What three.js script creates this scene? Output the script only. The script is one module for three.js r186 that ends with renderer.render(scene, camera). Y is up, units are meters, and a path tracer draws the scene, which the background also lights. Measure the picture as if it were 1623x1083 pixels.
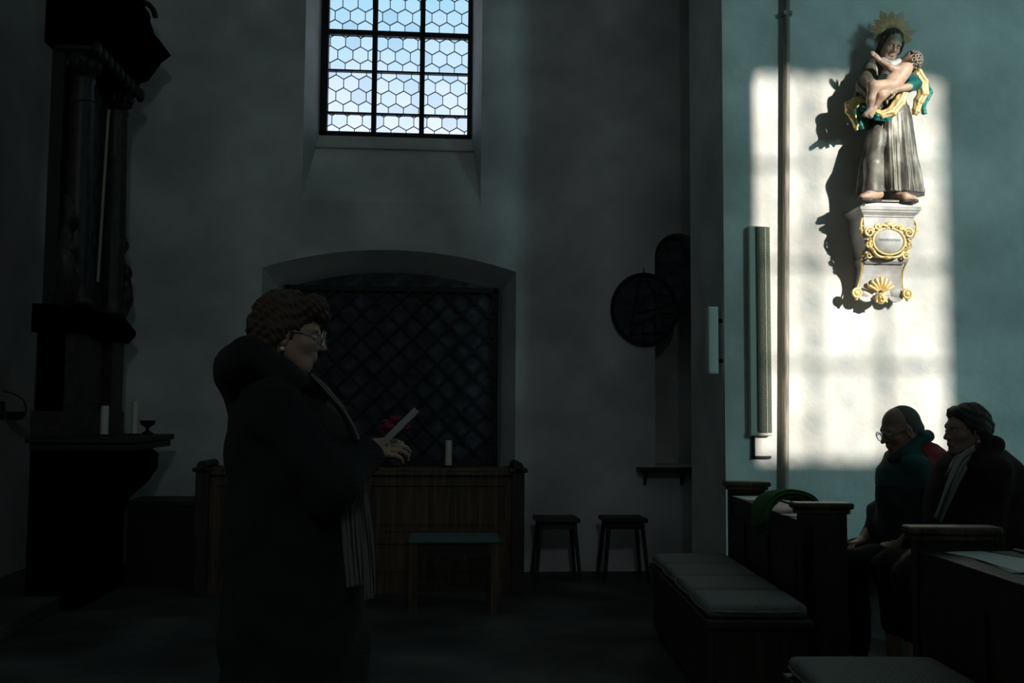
import * as THREE from 'three';
import { mergeGeometries, toCreasedNormals } from 'three/addons/utils/BufferGeometryUtils.js';
import { RoundedBoxGeometry } from 'three/addons/geometries/RoundedBoxGeometry.js';
import { RectAreaLightUniformsLib } from 'three/addons/lights/RectAreaLightUniformsLib.js';

// ------------------------------------------------------------ camera, sky, sun, unseen area lights, exposure
const W = 1623, H = 1083, F = 1580, R = THREE.MathUtils.degToRad;
const scene = new THREE.Scene();
const camera = new THREE.PerspectiveCamera(2 * Math.atan(H / 2 / F) * 180 / Math.PI, W / H, 0.05, 120);
camera.position.set(0, 1.25, 0);
camera.rotation.set(Math.atan((655 - H / 2) / F), R(-4.5), R(0.4), 'YXZ');
camera.updateMatrixWorld(true); camera.updateProjectionMatrix();

const renderer = new THREE.WebGLRenderer();
renderer.toneMapping = THREE.LinearToneMapping;
renderer.toneMappingExposure = 1.0;
renderer.shadowMap.enabled = true;

{ // pale winter sky: whitish near the horizon, bluer above, the same all round
  const w = 64, h = 256, data = new Float32Array(w * h * 4);
  for (let j = 0; j < h; j++) {
    const el = ((j + 0.5) / h - 0.5) * 180;
    const t = THREE.MathUtils.smoothstep(el, 14, 24), u = THREE.MathUtils.smoothstep(el, 30, 90);
    const c = [1.05 - 0.52 * t - 0.25 * u, 1.08 - 0.24 * t - 0.32 * u, 1.22 - 0.18 * t - 0.16 * u];
    for (let i = 0; i < w; i++) data.set([...c, 1], (j * w + i) * 4);
  }
  const t = new THREE.DataTexture(data, w, h, THREE.RGBAFormat, THREE.FloatType);
  t.mapping = THREE.EquirectangularReflectionMapping; t.magFilter = THREE.LinearFilter; t.needsUpdate = true;
  scene.background = t;
}
// low winter sun: it enters through the nave window behind the camera on the right
const SUN = new THREE.Vector3(0.6, 0.35, 1).normalize();
const sun = new THREE.DirectionalLight(new THREE.Color(1.0, 0.85, 0.715), 9.0);
sun.position.set(2.75, 2.2, -6.3).addScaledVector(SUN, 30);
sun.target.position.set(2.75, 2.2, -6.3);
sun.castShadow = true; sun.shadow.radius = 1.5; sun.shadow.mapSize.set(4096, 4096);
Object.assign(sun.shadow.camera, { left: -12, right: 12, top: 10, bottom: -10, near: 1, far: 60 });
scene.add(sun, sun.target);
// area lights out of view, stronger than the sky, lighting nave wall and chancel
RectAreaLightUniformsLib.init();
const ZS = 3.0;                                     // inner face of the sunny nave wall
const SUNWIN = [8.33], SUNY = [4.2, 6.83], SUNW = 1.42;
const ADDED_SLIT = { x: 0.3, w: 0.36, y0: 4.3, y1: 5.25 };   // added opening behind the camera, out of view, to fill the dark chancel
for (const [x, w, y0, y1, c] of [[SUNWIN[0], SUNW, ...SUNY, new THREE.Color(0.44, 0.95, 1.0)], [ADDED_SLIT.x, ADDED_SLIT.w, ADDED_SLIT.y0, ADDED_SLIT.y1, new THREE.Color(0.86, 0.92, 1.0)]]) {
  const a = new THREE.RectAreaLight(c, 18, w, y1 - y0);
  a.position.set(x, (y0 + y1) / 2, ZS - 0.02); a.lookAt(x, (y0 + y1) / 2, -10);
  scene.add(a);
}

// ------------------------------------------------------------ helpers
const V = (x, y, z) => new THREE.Vector3(x, y, z);
let seed = 7; const rnd = () => { seed = (seed * 1664525 + 1013904223) >>> 0; return seed / 4294967296; };
const lerp = THREE.MathUtils.lerp, clamp = THREE.MathUtils.clamp, smooth = THREE.MathUtils.smoothstep;
function ray(px, py) { return V((px - W / 2) / F, -(py - H / 2) / F, -1).applyQuaternion(camera.quaternion); }
function on(axis, value, px, py) { const d = ray(px, py), t = (value - camera.position[axis]) / d[axis]; return camera.position.clone().addScaledVector(d, t); }
const atZ = (px, py, z) => on('z', z, px, py), atX = (px, py, x) => on('x', x, px, py), atY = (px, py, y) => on('y', y, px, py);

const used = {};
function uniq(n) { if (!(n in used)) { used[n] = 0; return n; } used[n]++; return n + '_' + String(used[n]).padStart(3, '0'); }
function shadows(o) { o.traverse((m) => { if (m.isMesh) { m.castShadow = m.receiveShadow = true; } }); return o; }
function tag(o, label, category, group) { o.userData = { ...o.userData, label, category }; if (group) o.userData.group = group; return o; }
function thing(name, label, category, pos = V(0, 0, 0), turn = 0, group) {
  const o = new THREE.Group(); o.name = uniq(name); o.position.copy(pos); o.rotation.y = turn; scene.add(o);
  return tag(o, label, category, group);
}
function struct(name, geo, mat) { const m = mk(name, geo, mat, scene); m.userData.kind = 'structure'; return m; }
function mk(name, geo, mat, parent) { const m = new THREE.Mesh(geo, mat); m.name = parent === scene ? uniq(name) : name; m.castShadow = m.receiveShadow = true; parent.add(m); return m; }

function metric(g) {                                  // flat-shaded or creased, uv in metres by the main direction of each face
  g = g.index ? g.toNonIndexed() : g;
  const p = g.attributes.position, uv = new Float32Array(p.count * 2), a = V(), b = V(), c = V(), n = V();
  for (let i = 0; i < p.count; i += 3) {
    a.fromBufferAttribute(p, i); b.fromBufferAttribute(p, i + 1); c.fromBufferAttribute(p, i + 2);
    n.subVectors(b, a).cross(c.clone().sub(a));
    const x = Math.abs(n.x), y = Math.abs(n.y), z = Math.abs(n.z);
    [a, b, c].forEach((v, k) => { const j = (i + k) * 2; if (y > x && y > z) { uv[j] = v.x; uv[j + 1] = v.z; } else if (x > z) { uv[j] = v.z; uv[j + 1] = v.y; } else { uv[j] = v.x; uv[j + 1] = v.y; } });
  }
  g.setAttribute('uv', new THREE.BufferAttribute(uv, 2));
  for (const k of Object.keys(g.attributes)) if (!['position', 'normal', 'uv'].includes(k)) g.deleteAttribute(k);
  if (!g.attributes.normal) g.computeVertexNormals();
  return g;
}
const join = (...gs) => { const l = gs.flat().map(metric); return l.length === 1 ? l[0] : mergeGeometries(l); };
const mv = (g, x = 0, y = 0, z = 0, rx = 0, ry = 0, rz = 0) => { if (rx || ry || rz) g.applyMatrix4(new THREE.Matrix4().makeRotationFromEuler(new THREE.Euler(rx, ry, rz))); return g.translate(x, y, z); };
const box = (w, h, d, x = 0, y = 0, z = 0, rx = 0, ry = 0, rz = 0) => mv(new THREE.BoxGeometry(w, h, d), x, y, z, rx, ry, rz);
const rbox = (w, h, d, r, x = 0, y = 0, z = 0, rx = 0, ry = 0, rz = 0) => mv(new RoundedBoxGeometry(w, h, d, 3, Math.min(r, w / 2.01, h / 2.01, d / 2.01)), x, y, z, rx, ry, rz);
const bb = (x0, x1, y0, y1, z0, z1, r = 0) => (r ? rbox(x1 - x0, y1 - y0, z1 - z0, r, (x0 + x1) / 2, (y0 + y1) / 2, (z0 + z1) / 2) : box(x1 - x0, y1 - y0, z1 - z0, (x0 + x1) / 2, (y0 + y1) / 2, (z0 + z1) / 2));
const cyl = (r0, r1, h, x = 0, y = 0, z = 0, n = 20, rx = 0, ry = 0, rz = 0) => mv(new THREE.CylinderGeometry(r1, r0, h, n), x, y, z, rx, ry, rz);
const sph = (r, x, y, z, sx = 1, sy = 1, sz = 1, n = 16) => mv(new THREE.SphereGeometry(r, n, Math.max(6, n * 0.7 | 0)).scale(sx, sy, sz), x, y, z);
const lathe = (pts, n = 28) => new THREE.LatheGeometry(pts.map(([r, y]) => new THREE.Vector2(r, y)), n);
function bar(a, b, r0, r1 = r0, n = 8) { const d = b.clone().sub(a), g = new THREE.CylinderGeometry(r1, r0, d.length(), n); g.applyQuaternion(new THREE.Quaternion().setFromUnitVectors(V(0, 1, 0), d.clone().normalize())); return g.translate((a.x + b.x) / 2, (a.y + b.y) / 2, (a.z + b.z) / 2); }
function flatbar(a, b, w, d) { const v = b.clone().sub(a), g = new THREE.BoxGeometry(w, v.length(), d); g.applyMatrix4(new THREE.Matrix4().makeRotationZ(Math.atan2(-v.x, v.y))); return g.translate((a.x + b.x) / 2, (a.y + b.y) / 2, (a.z + b.z) / 2); }
const tube = (pts, r, n = 40, k = 8) => new THREE.TubeGeometry(new THREE.CatmullRomCurve3(pts.map((p) => (p.isVector3 ? p : V(...p)))), n, r, k);
function taperTube(pts, r0, r1, n = 40, k = 8) {      // swept tube whose radius runs from r0 to r1
  const c = new THREE.CatmullRomCurve3(pts.map((p) => (p.isVector3 ? p : V(...p)))), g = new THREE.TubeGeometry(c, n, 1, k), p = g.attributes.position;
  for (let i = 0; i <= n; i++) { const o = c.getPointAt(i / n), r = lerp(r0, r1, i / n); for (let j = 0; j <= k; j++) { const q = i * (k + 1) + j; p.setXYZ(q, o.x + (p.getX(q) - o.x) * r, o.y + (p.getY(q) - o.y) * r, o.z + (p.getZ(q) - o.z) * r); } }
  return g;
}
function extr(pts, depth, bevel = 0) { const s = new THREE.Shape(pts.map(([x, y]) => new THREE.Vector2(x, y))); return new THREE.ExtrudeGeometry(s, { depth, bevelEnabled: bevel > 0, bevelSize: bevel, bevelThickness: bevel, bevelSegments: 2, steps: 1, curveSegments: 12 }); }
function ribbon(pts, w, th, across) {                 // a strip of cloth: u across, v along
  const c = new THREE.CatmullRomCurve3(pts), n = 40, m = 8, pos = [], uv = [], idx = [], L = c.getLength();
  for (let s = 0; s < 2; s++) for (let i = 0; i <= n; i++) {
    const o = c.getPointAt(i / n), t = c.getTangentAt(i / n), a = (typeof across === 'function' ? across(i / n) : across).clone(); a.addScaledVector(t, -a.dot(t)).normalize();
    const nn = V().crossVectors(a, t).normalize();
    for (let j = 0; j <= m; j++) { const k = (j / m - 0.5) * w, q = o.clone().addScaledVector(a, k).addScaledVector(nn, (s ? -th : th) / 2 + 0.004 * Math.sin(j * 1.9 + i * 0.12)); pos.push(q.x, q.y, q.z); uv.push(j / m, i / n * L); }
  }
  const st = (n + 1) * (m + 1);
  for (let i = 0; i < n; i++) for (let j = 0; j < m; j++) { const a = i * (m + 1) + j, b = a + m + 1; idx.push(a, a + 1, b, a + 1, b + 1, b, a + st, b + st, a + 1 + st, a + 1 + st, b + st, b + 1 + st); }
  for (let i = 0; i < n; i++) for (const j of [0, m]) { const a = i * (m + 1) + j, b = a + m + 1; idx.push(a, b, a + st, b, b + st, a + st); }
  for (const i of [0, n]) for (let j = 0; j < m; j++) { const a = i * (m + 1) + j; idx.push(a, a + 1, a + st, a + 1, a + 1 + st, a + st); }
  const g = new THREE.BufferGeometry(); g.setAttribute('position', new THREE.Float32BufferAttribute(pos, 3)); g.setAttribute('uv', new THREE.Float32BufferAttribute(uv, 2)); g.setIndex(idx); g.computeVertexNormals(); return g;
}

// ---- signed distance fields and surface nets, for bodies, cloth and carving
const sminK = (a, b, k) => { const h = Math.max(k - Math.abs(a - b), 0) / k; return Math.min(a, b) - h * h * k * 0.25; };
class Field {
  constructor() { this.f = []; this.min = V(1e9, 1e9, 1e9); this.max = V(-1e9, -1e9, -1e9); }
  grow(p, r) { this.min.min(V(p.x - r, p.y - r, p.z - r)); this.max.max(V(p.x + r, p.y + r, p.z + r)); }
  add(fn, k = 0.02, sub = false) { this.f.push([fn, k, sub]); return this; }
  cap(a, b, ra, rb = ra, k = 0.02, sub = false) {
    if (!sub) { this.grow(a, ra); this.grow(b, rb); }
    const dx = b.x - a.x, dy = b.y - a.y, dz = b.z - a.z, l2 = dx * dx + dy * dy + dz * dz + 1e-12, { x: ax, y: ay, z: az } = a;
    return this.add((x, y, z) => { const px = x - ax, py = y - ay, pz = z - az; let t = (px * dx + py * dy + pz * dz) / l2; t = t < 0 ? 0 : t > 1 ? 1 : t; const qx = px - dx * t, qy = py - dy * t, qz = pz - dz * t; return Math.sqrt(qx * qx + qy * qy + qz * qz) - (ra + (rb - ra) * t); }, k, sub);
  }
  ell(c, rx, ry, rz, k = 0.02, rot = null, sub = false) {
    if (!sub) this.grow(c, Math.max(rx, ry, rz));
    const m = Math.min(rx, ry, rz), q = rot ? new THREE.Matrix4().makeRotationFromEuler(rot).invert().elements : null, { x: cx, y: cy, z: cz } = c;
    return this.add((x, y, z) => { let a = x - cx, b = y - cy, d = z - cz; if (q) { const u = q[0] * a + q[4] * b + q[8] * d, v = q[1] * a + q[5] * b + q[9] * d, w = q[2] * a + q[6] * b + q[10] * d; a = u; b = v; d = w; } a /= rx; b /= ry; d /= rz; const k0 = Math.sqrt(a * a + b * b + d * d), k1 = Math.sqrt(a * a / rx / rx + b * b / ry / ry + d * d / rz / rz) + 1e-9; return k0 < 0.3 ? (k0 - 1) * m : k0 * (k0 - 1) / k1; }, k, sub);
  }
  // stack of horizontal ellipses: sections [y, xc, rx, zc, rz] from top to bottom; wave(x, y, z, angle) adds folds
  stack(sec, k = 0.03, wave = null) {
    for (const [y, xc, rx, zc, rz] of sec) { this.grow(V(xc, y, zc), Math.max(rx, rz) + 0.02); }
    const n = sec.length, y0 = sec[0][0], y1 = sec[n - 1][0];
    return this.add((x, y, z) => {
      const yy = clamp(y, y1, y0); let i = 0; while (i < n - 2 && yy < sec[i + 1][0]) i++;
      const a = sec[i], b = sec[i + 1]; let t = (a[0] - yy) / (a[0] - b[0]); t = t * t * (3 - 2 * t) * 0.5 + t * 0.5;
      const xc = a[1] + (b[1] - a[1]) * t, rx = a[2] + (b[2] - a[2]) * t, zc = a[3] + (b[3] - a[3]) * t, rz = a[4] + (b[4] - a[4]) * t;
      const u = (x - xc) / rx, w = (z - zc) / rz; let d = (Math.sqrt(u * u + w * w) - 1) * Math.min(rx, rz);
      if (wave) d += wave(x, y, z, Math.atan2(x - xc, z - zc));
      const e = Math.max(y - y0, y1 - y);
      return e > 0 ? Math.sqrt(Math.max(d, 0) ** 2 + e * e) + Math.min(Math.max(d, -0.02), 0) * 0 : Math.max(d, e);
    }, k);
  }
  inside(field, m, k = 0.02) {                        // another field carried along by a matrix
    const e = m.clone().invert().elements, bx = new THREE.Box3(field.min, field.max).applyMatrix4(m); this.min.min(bx.min); this.max.max(bx.max);
    return this.add((x, y, z) => field.at(e[0] * x + e[4] * y + e[8] * z + e[12], e[1] * x + e[5] * y + e[9] * z + e[13], e[2] * x + e[6] * y + e[10] * z + e[14]), k);
  }
  at(x, y, z) { let d = 1e3; for (const [fn, k, sub] of this.f) { const v = fn(x, y, z); d = sub ? -sminK(-d, v, k) : sminK(d, v, k); } return d; }
  mesh(cell, pad = 0.02, clip = null) {
    const mn = this.min.clone().subScalar(pad), mx = this.max.clone().addScalar(pad); if (clip) { mn.max(clip.min); mx.min(clip.max); }
    const nx = Math.ceil((mx.x - mn.x) / cell) + 1, ny = Math.ceil((mx.y - mn.y) / cell) + 1, nz = Math.ceil((mx.z - mn.z) / cell) + 1, B = 6, D = new Float32Array(nx * ny * nz).fill(1);
    const reach = B * cell * 0.5 * 1.74 * 1.7;
    for (let bz = 0; bz < nz; bz += B) for (let by = 0; by < ny; by += B) for (let bx = 0; bx < nx; bx += B) {
      const d = this.at(mn.x + (bx + B / 2) * cell, mn.y + (by + B / 2) * cell, mn.z + (bz + B / 2) * cell), far = Math.abs(d) > reach;
      for (let k = bz; k < Math.min(bz + B, nz); k++) for (let j = by; j < Math.min(by + B, ny); j++) for (let i = bx; i < Math.min(bx + B, nx); i++) D[(k * ny + j) * nx + i] = far ? d : this.at(mn.x + i * cell, mn.y + j * cell, mn.z + k * cell);
    }
    const id = new Int32Array(nx * ny * nz).fill(-1), pos = [], idx = [];
    for (let k = 0; k < nz - 1; k++) for (let j = 0; j < ny - 1; j++) for (let i = 0; i < nx - 1; i++) {
      const o = (k * ny + j) * nx + i; let n = 0, sx = 0, sy = 0, sz = 0; const c = [];
      for (let q = 0; q < 8; q++) c[q] = D[o + (q & 1) + ((q >> 1) & 1) * nx + (q >> 2) * nx * ny];
      for (let q = 0; q < 8; q++) for (let b = 1; b < 8; b <<= 1) if (!(q & b)) { const r = q | b, u = c[q], v = c[r]; if ((u < 0) !== (v < 0)) { const t = u / (u - v); sx += (q & 1) + (b === 1 ? t : 0); sy += ((q >> 1) & 1) + (b === 2 ? t : 0); sz += (q >> 2) + (b === 4 ? t : 0); n++; } }
      if (n) { id[o] = pos.length / 3; pos.push(mn.x + (i + sx / n) * cell, mn.y + (j + sy / n) * cell, mn.z + (k + sz / n) * cell); }
    }
    for (let k = 1; k < nz - 1; k++) for (let j = 1; j < ny - 1; j++) for (let i = 1; i < nx - 1; i++) {
      const o = (k * ny + j) * nx + i, s = D[o] < 0;
      const q = (a, b, c, d, fl) => { if (a < 0 || b < 0 || c < 0 || d < 0) return; if (fl) idx.push(a, b, c, b, d, c); else idx.push(a, c, b, b, c, d); };
      if (s !== (D[o + 1] < 0)) q(id[o - nx - nx * ny], id[o - nx * ny], id[o - nx], id[o], s);
      if (s !== (D[o + nx] < 0)) q(id[o - 1 - nx * ny], id[o - 1], id[o - nx * ny], id[o], s);
      if (s !== (D[o + nx * ny] < 0)) q(id[o - 1 - nx], id[o - nx], id[o - 1], id[o], s);
    }
    const nor = new Float32Array(pos.length), h = cell * 0.5;
    for (let p = 0; p < pos.length; p += 3) { const x = pos[p], y = pos[p + 1], z = pos[p + 2]; const a = this.at(x + h, y, z) - this.at(x - h, y, z), b = this.at(x, y + h, z) - this.at(x, y - h, z), c = this.at(x, y, z + h) - this.at(x, y, z - h), l = Math.hypot(a, b, c) || 1; nor[p] = a / l; nor[p + 1] = b / l; nor[p + 2] = c / l; }
    const g = new THREE.BufferGeometry(); g.setAttribute('position', new THREE.Float32BufferAttribute(pos, 3)); g.setAttribute('normal', new THREE.BufferAttribute(nor, 3));
    const uv = new Float32Array(pos.length / 3 * 2); for (let p = 0; p < pos.length / 3; p++) { uv[2 * p] = pos[3 * p] + pos[3 * p + 2] * 0.7; uv[2 * p + 1] = pos[3 * p + 1]; }
    g.setAttribute('uv', new THREE.BufferAttribute(uv, 2)); g.setIndex(idx); return g;
  }
}
const mergeIdx = (...g) => mergeGeometries(g);

// ------------------------------------------------------------ procedural textures and materials
function fbmTex(size, cells, octaves, lo, hi, stretch = [1, 1], pow = 1) {   // tileable value noise, grey
  const grids = []; let cx = cells * stretch[0], cy = cells * stretch[1];
  for (let o = 0; o < octaves; o++, cx *= 2, cy *= 2) { const a = Math.max(1, cx | 0), b = Math.max(1, cy | 0), g = new Float32Array(a * b); for (let i = 0; i < g.length; i++) g[i] = rnd(); grids.push([a, b, g]); }
  const d = new Uint8Array(size * size * 4);
  for (let y = 0; y < size; y++) for (let x = 0; x < size; x++) {
    let v = 0, w = 0, am = 1;
    for (const [a, b, g] of grids) { const u = x / size * a, t = y / size * b, i = u | 0, j = t | 0, f = u - i, h = t - j, s = f * f * (3 - 2 * f), r = h * h * (3 - 2 * h), i1 = (i + 1) % a, j1 = (j + 1) % b; v += am * lerp(lerp(g[j * a + i], g[j * a + i1], s), lerp(g[j1 * a + i], g[j1 * a + i1], s), r); w += am; am *= 0.55; }
    const c = Math.round(255 * lerp(lo, hi, Math.pow(clamp((v / w - 0.5) * 1.7 + 0.5, 0, 1), pow))), k = (y * size + x) * 4; d[k] = d[k + 1] = d[k + 2] = c; d[k + 3] = 255;
  }
  const t = new THREE.DataTexture(d, size, size); t.wrapS = t.wrapT = THREE.RepeatWrapping; t.magFilter = THREE.LinearFilter; t.minFilter = THREE.LinearMipmapLinearFilter; t.generateMipmaps = true; t.needsUpdate = true; return t;
}
const rep = (t, x, y = x, srgb = false) => { const c = t.clone(); c.repeat.set(x, y); if (srgb) c.colorSpace = THREE.SRGBColorSpace; c.needsUpdate = true; return c; };
const tPlaster = fbmTex(512, 6, 6, 0.80, 1.0), tFine = fbmTex(256, 24, 3, 0, 1), tWood = fbmTex(512, 4, 5, 0.55, 1.0, [10, 1]), tPatina = fbmTex(512, 5, 6, 0.45, 1.0);
const tPlasterC = rep(tPlaster, 0.35, 0.35, true), tFineB = rep(tFine, 1.2), tWoodC = rep(tWood, 1.4, 0.9, true), tPatC = rep(tPatina, 3, 3, true), tSoft = rep(fbmTex(512, 5, 6, 0.78, 1.0), 3, 3, true), tFab = rep(tFine, 7);
const lin = (r, g, b) => new THREE.Color().setRGB(r, g, b);
const mat = (c, o = {}) => new THREE.MeshStandardMaterial({ color: c, roughness: 0.85, ...o });
const M = {
  nave: mat(lin(0.80, 0.80, 0.77), { map: tPlasterC, bumpMap: tFineB, bumpScale: 0.0012, roughness: 0.95 }),
  chancel: mat(lin(0.80, 0.79, 0.77), { map: tPlasterC, bumpMap: tFineB, bumpScale: 0.0012, roughness: 0.95 }),
  floor: mat(lin(0.12, 0.115, 0.105), { map: rep(tPatina, 0.5, 0.5, true), roughness: 0.6 }),
  darkwood: mat(lin(0.05, 0.034, 0.022), { map: tWoodC, bumpMap: rep(tWood, 1.4, 0.9), bumpScale: 0.002, roughness: 0.5 }),
  brownwood: mat(lin(0.17, 0.10, 0.05), { map: tWoodC, bumpMap: rep(tWood, 1.4, 0.9), bumpScale: 0.002, roughness: 0.5 }),
  blackwood: mat(lin(0.022, 0.018, 0.015), { map: tWoodC, roughness: 0.5 }),
  altarmarble: mat(lin(0.055, 0.035, 0.032), { map: tPatC, roughness: 0.45 }),
  iron: mat(lin(0.012, 0.013, 0.015), { roughness: 0.6, metalness: 0.3 }),
  lead: mat(lin(0.03, 0.032, 0.036), { roughness: 0.6, metalness: 0.4 }),
  slate: mat(lin(0.12, 0.14, 0.17), { map: tPatC, roughness: 0.8 }),
  wax: mat(lin(0.72, 0.68, 0.58), { roughness: 0.5 }),
  cream: mat(lin(0.62, 0.62, 0.50), { roughness: 0.55 }),
  white: mat(lin(0.75, 0.76, 0.74), { roughness: 0.7 }),
  greypaper: mat(lin(0.42, 0.42, 0.40), { roughness: 0.8 }),
  paper: mat(lin(0.72, 0.72, 0.70), { roughness: 0.8 }),
  pipe: mat(lin(0.43, 0.37, 0.31), { roughness: 0.6, map: tWoodC }),
  gold: mat(lin(0.88, 0.66, 0.28), { metalness: 0.35, roughness: 0.38, bumpMap: rep(tFine, 5), bumpScale: 0.001 }),
  haloGold: mat(lin(0.36, 0.17, 0.06), { metalness: 0.4, roughness: 0.42 }),
  silver: mat(lin(0.66, 0.66, 0.65), { roughness: 0.45, map: tSoft }),
  robe: mat(lin(0.40, 0.38, 0.33), { metalness: 0.2, roughness: 0.48, map: rep(tPatina, 2, 2, true) }),
  veil: mat(lin(0.22, 0.205, 0.15), { metalness: 0.2, roughness: 0.45, map: rep(tPatina, 2, 2, true) }),
  teal: mat(lin(0.02, 0.20, 0.19), { metalness: 0.25, roughness: 0.4 }),
  carnation: mat(lin(0.60, 0.42, 0.31), { roughness: 0.5, map: tSoft }),
  statuehair: mat(lin(0.05, 0.035, 0.025), { roughness: 0.5 }),
  curl: mat(lin(0.30, 0.27, 0.23), { roughness: 0.6, metalness: 0.2 }),
  stone: mat(lin(0.62, 0.61, 0.60), { map: tSoft, roughness: 0.7 }),
  skin: mat(lin(0.42, 0.25, 0.18), { roughness: 0.55 }),
  coat: mat(lin(0.008, 0.008, 0.0095), { roughness: 0.95, bumpMap: tFab, bumpScale: 0.002 }),
  maroon: mat(lin(0.026, 0.009, 0.010), { roughness: 0.95, bumpMap: tFab, bumpScale: 0.002 }),
  jackteal: mat(lin(0.010, 0.085, 0.085), { roughness: 0.8 }),
  jackred: mat(lin(0.26, 0.012, 0.018), { roughness: 0.8 }),
  jackdark: mat(lin(0.012, 0.022, 0.030), { roughness: 0.8 }),
  trouser: mat(lin(0.014, 0.015, 0.018), { roughness: 0.95 }),
  hairbrown: mat(lin(0.07, 0.045, 0.028), { roughness: 0.7 }),
  hairgrey: mat(lin(0.14, 0.13, 0.11), { roughness: 0.7 }),
  hairdark: mat(lin(0.06, 0.05, 0.04), { roughness: 0.7 }),
  eye: mat(lin(0.5, 0.48, 0.45), { roughness: 0.2 }),
  specs: mat(lin(0.55, 0.52, 0.45), { metalness: 0.9, roughness: 0.25 }),
  cushion: mat(lin(0.20, 0.21, 0.20), { roughness: 0.95, bumpMap: tFab, bumpScale: 0.003 }),
  greencloth: mat(lin(0.03, 0.17, 0.03), { roughness: 0.9, bumpMap: tFab, bumpScale: 0.003 }),
  greendark: mat(lin(0.015, 0.08, 0.02), { roughness: 0.9, bumpMap: tFab, bumpScale: 0.003 }),
  greenfelt: mat(lin(0.10, 0.16, 0.13), { roughness: 0.95 }),
  petal: mat(lin(0.32, 0.02, 0.09), { roughness: 0.7 }),
  leaf: mat(lin(0.02, 0.06, 0.02), { roughness: 0.7 }),
  glass: new THREE.MeshPhysicalMaterial({ color: lin(0.95, 0.98, 1.0), transmission: 1, thickness: 0, roughness: 0.02, ior: 1.45 }),
  glassB: new THREE.MeshPhysicalMaterial({ color: lin(0.86, 0.92, 0.96), transmission: 1, thickness: 0, roughness: 0.02, ior: 1.45 }),
  glassC: new THREE.MeshPhysicalMaterial({ color: lin(0.90, 0.96, 1.0), transmission: 1, thickness: 0, roughness: 0.02, ior: 1.45 }),
};
function stripes(cols) { const c = document.createElement('canvas'); c.width = 128; c.height = 8; const x = c.getContext('2d'); cols.forEach(([a, b, k]) => { x.fillStyle = k; x.fillRect(a * 128, 0, (b - a) * 128, 8); }); const t = new THREE.CanvasTexture(c); t.colorSpace = THREE.SRGBColorSpace; t.wrapT = THREE.RepeatWrapping; return t; }
M.scarf = new THREE.MeshStandardMaterial({ roughness: 0.95, map: stripes([[0, 1, '#6c6a62'], [0.18, 0.26, '#2a2c30'], [0.44, 0.56, '#34363a'], [0.74, 0.82, '#2a2c30']]) });
M.scarfWhite = new THREE.MeshStandardMaterial({ roughness: 0.9, map: stripes([[0, 1, '#9a9b97'], [0.30, 0.42, '#3a4042'], [0.62, 0.70, '#3a4042']]) });

// ------------------------------------------------------------ the room
const ZB = -7.95, ZN = -6.3, XL = -2.98, XR = 12.5, YC = 8.5, XC = 1.874;
const X0 = XL - 0.5, X1 = XR + 0.5;
struct('floor', join(bb(X0, X1, -0.3, 0, -9.5, ZS + 0.6)), M.floor);
struct('ceiling', join(bb(X0, X1, YC, YC + 0.3, -9.5, ZS + 0.6)), M.nave);
struct('wall_left', join(bb(XL - 0.5, XL, 0, YC, -9.0, ZS + 0.6)), M.chancel);
struct('wall_right', join(bb(XR, XR + 0.5, 0, YC, -9.0, ZS + 0.6)), M.nave);

const winO = { x0: -1.062, x1: 0.364, y0: 2.93, y1: 5.42 }, winI = { x0: -0.975, x1: 0.295, y0: 3.575, y1: 5.25 }, DW = 0.35;
const archPts = (x0, x1, yb, ys, yt, n = 18) => { // segmental arch outline, anticlockwise from bottom left
  const p = [[x0, yb], [x1, yb]]; const hw = (x1 - x0) / 2, rise = yt - ys, r = (hw * hw + rise * rise) / (2 * rise), cx = (x0 + x1) / 2, cy = yt - r, a = Math.asin(Math.min(1, hw / r)) ;
  const full = rise >= hw ? Math.PI / 2 : a;
  for (let i = 0; i <= n; i++) { const t = full - 2 * full * i / n; p.push([cx + Math.sin(t) * r, cy + Math.cos(t) * r]); }
  return p;
};
const nicheO = archPts(-1.36, 0.656, 0.75, 2.385, 2.545), nicheI = archPts(-1.24, 0.545, 0.80, 2.25, 2.40);
const nich2O = archPts(1.79, 2.19, 0.83, 2.53, 2.73), nich2I = archPts(1.81, 2.17, 0.84, 2.52, 2.71);
const pathOf = (pts) => new THREE.Path(pts.map(([x, y]) => new THREE.Vector2(x, y)));
const rectPts = (r) => [[r.x0, r.y0], [r.x1, r.y0], [r.x1, r.y1], [r.x0, r.y1]];
function wallSlab(x0, x1, holes, z0, depth) { const s = new THREE.Shape([[x0, 0], [x1, 0], [x1, YC], [x0, YC]].map(([x, y]) => new THREE.Vector2(x, y))); holes.forEach((h) => s.holes.push(pathOf(h))); return new THREE.ExtrudeGeometry(s, { depth, bevelEnabled: false }).translate(0, 0, z0); }
function loft(a, b, za, zb) { const p = [], n = a.length; for (let i = 0; i < n; i++) { const j = (i + 1) % n; const A = [...a[i], za], B = [...a[j], za], C = [...b[j], zb], D = [...b[i], zb]; p.push(...A, ...B, ...C, ...A, ...C, ...D); } const g = new THREE.BufferGeometry(); g.setAttribute('position', new THREE.Float32BufferAttribute(p, 3)); g.computeVertexNormals(); return g; }
struct('wall_back', join(
  wallSlab(X0, 4.2, [rectPts(winO), nicheO, nich2O], ZB - DW, DW), wallSlab(X0, 4.2, [rectPts(winI)], ZB - DW - 0.3, 0.3),
  loft(nicheO, nicheI, ZB, ZB - 0.3), loft(nich2O, nich2I, ZB, ZB - DW)), M.chancel);
struct('window_reveal', join(loft(rectPts(winO), rectPts(winI), ZB, ZB - DW)), M.nave);
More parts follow.
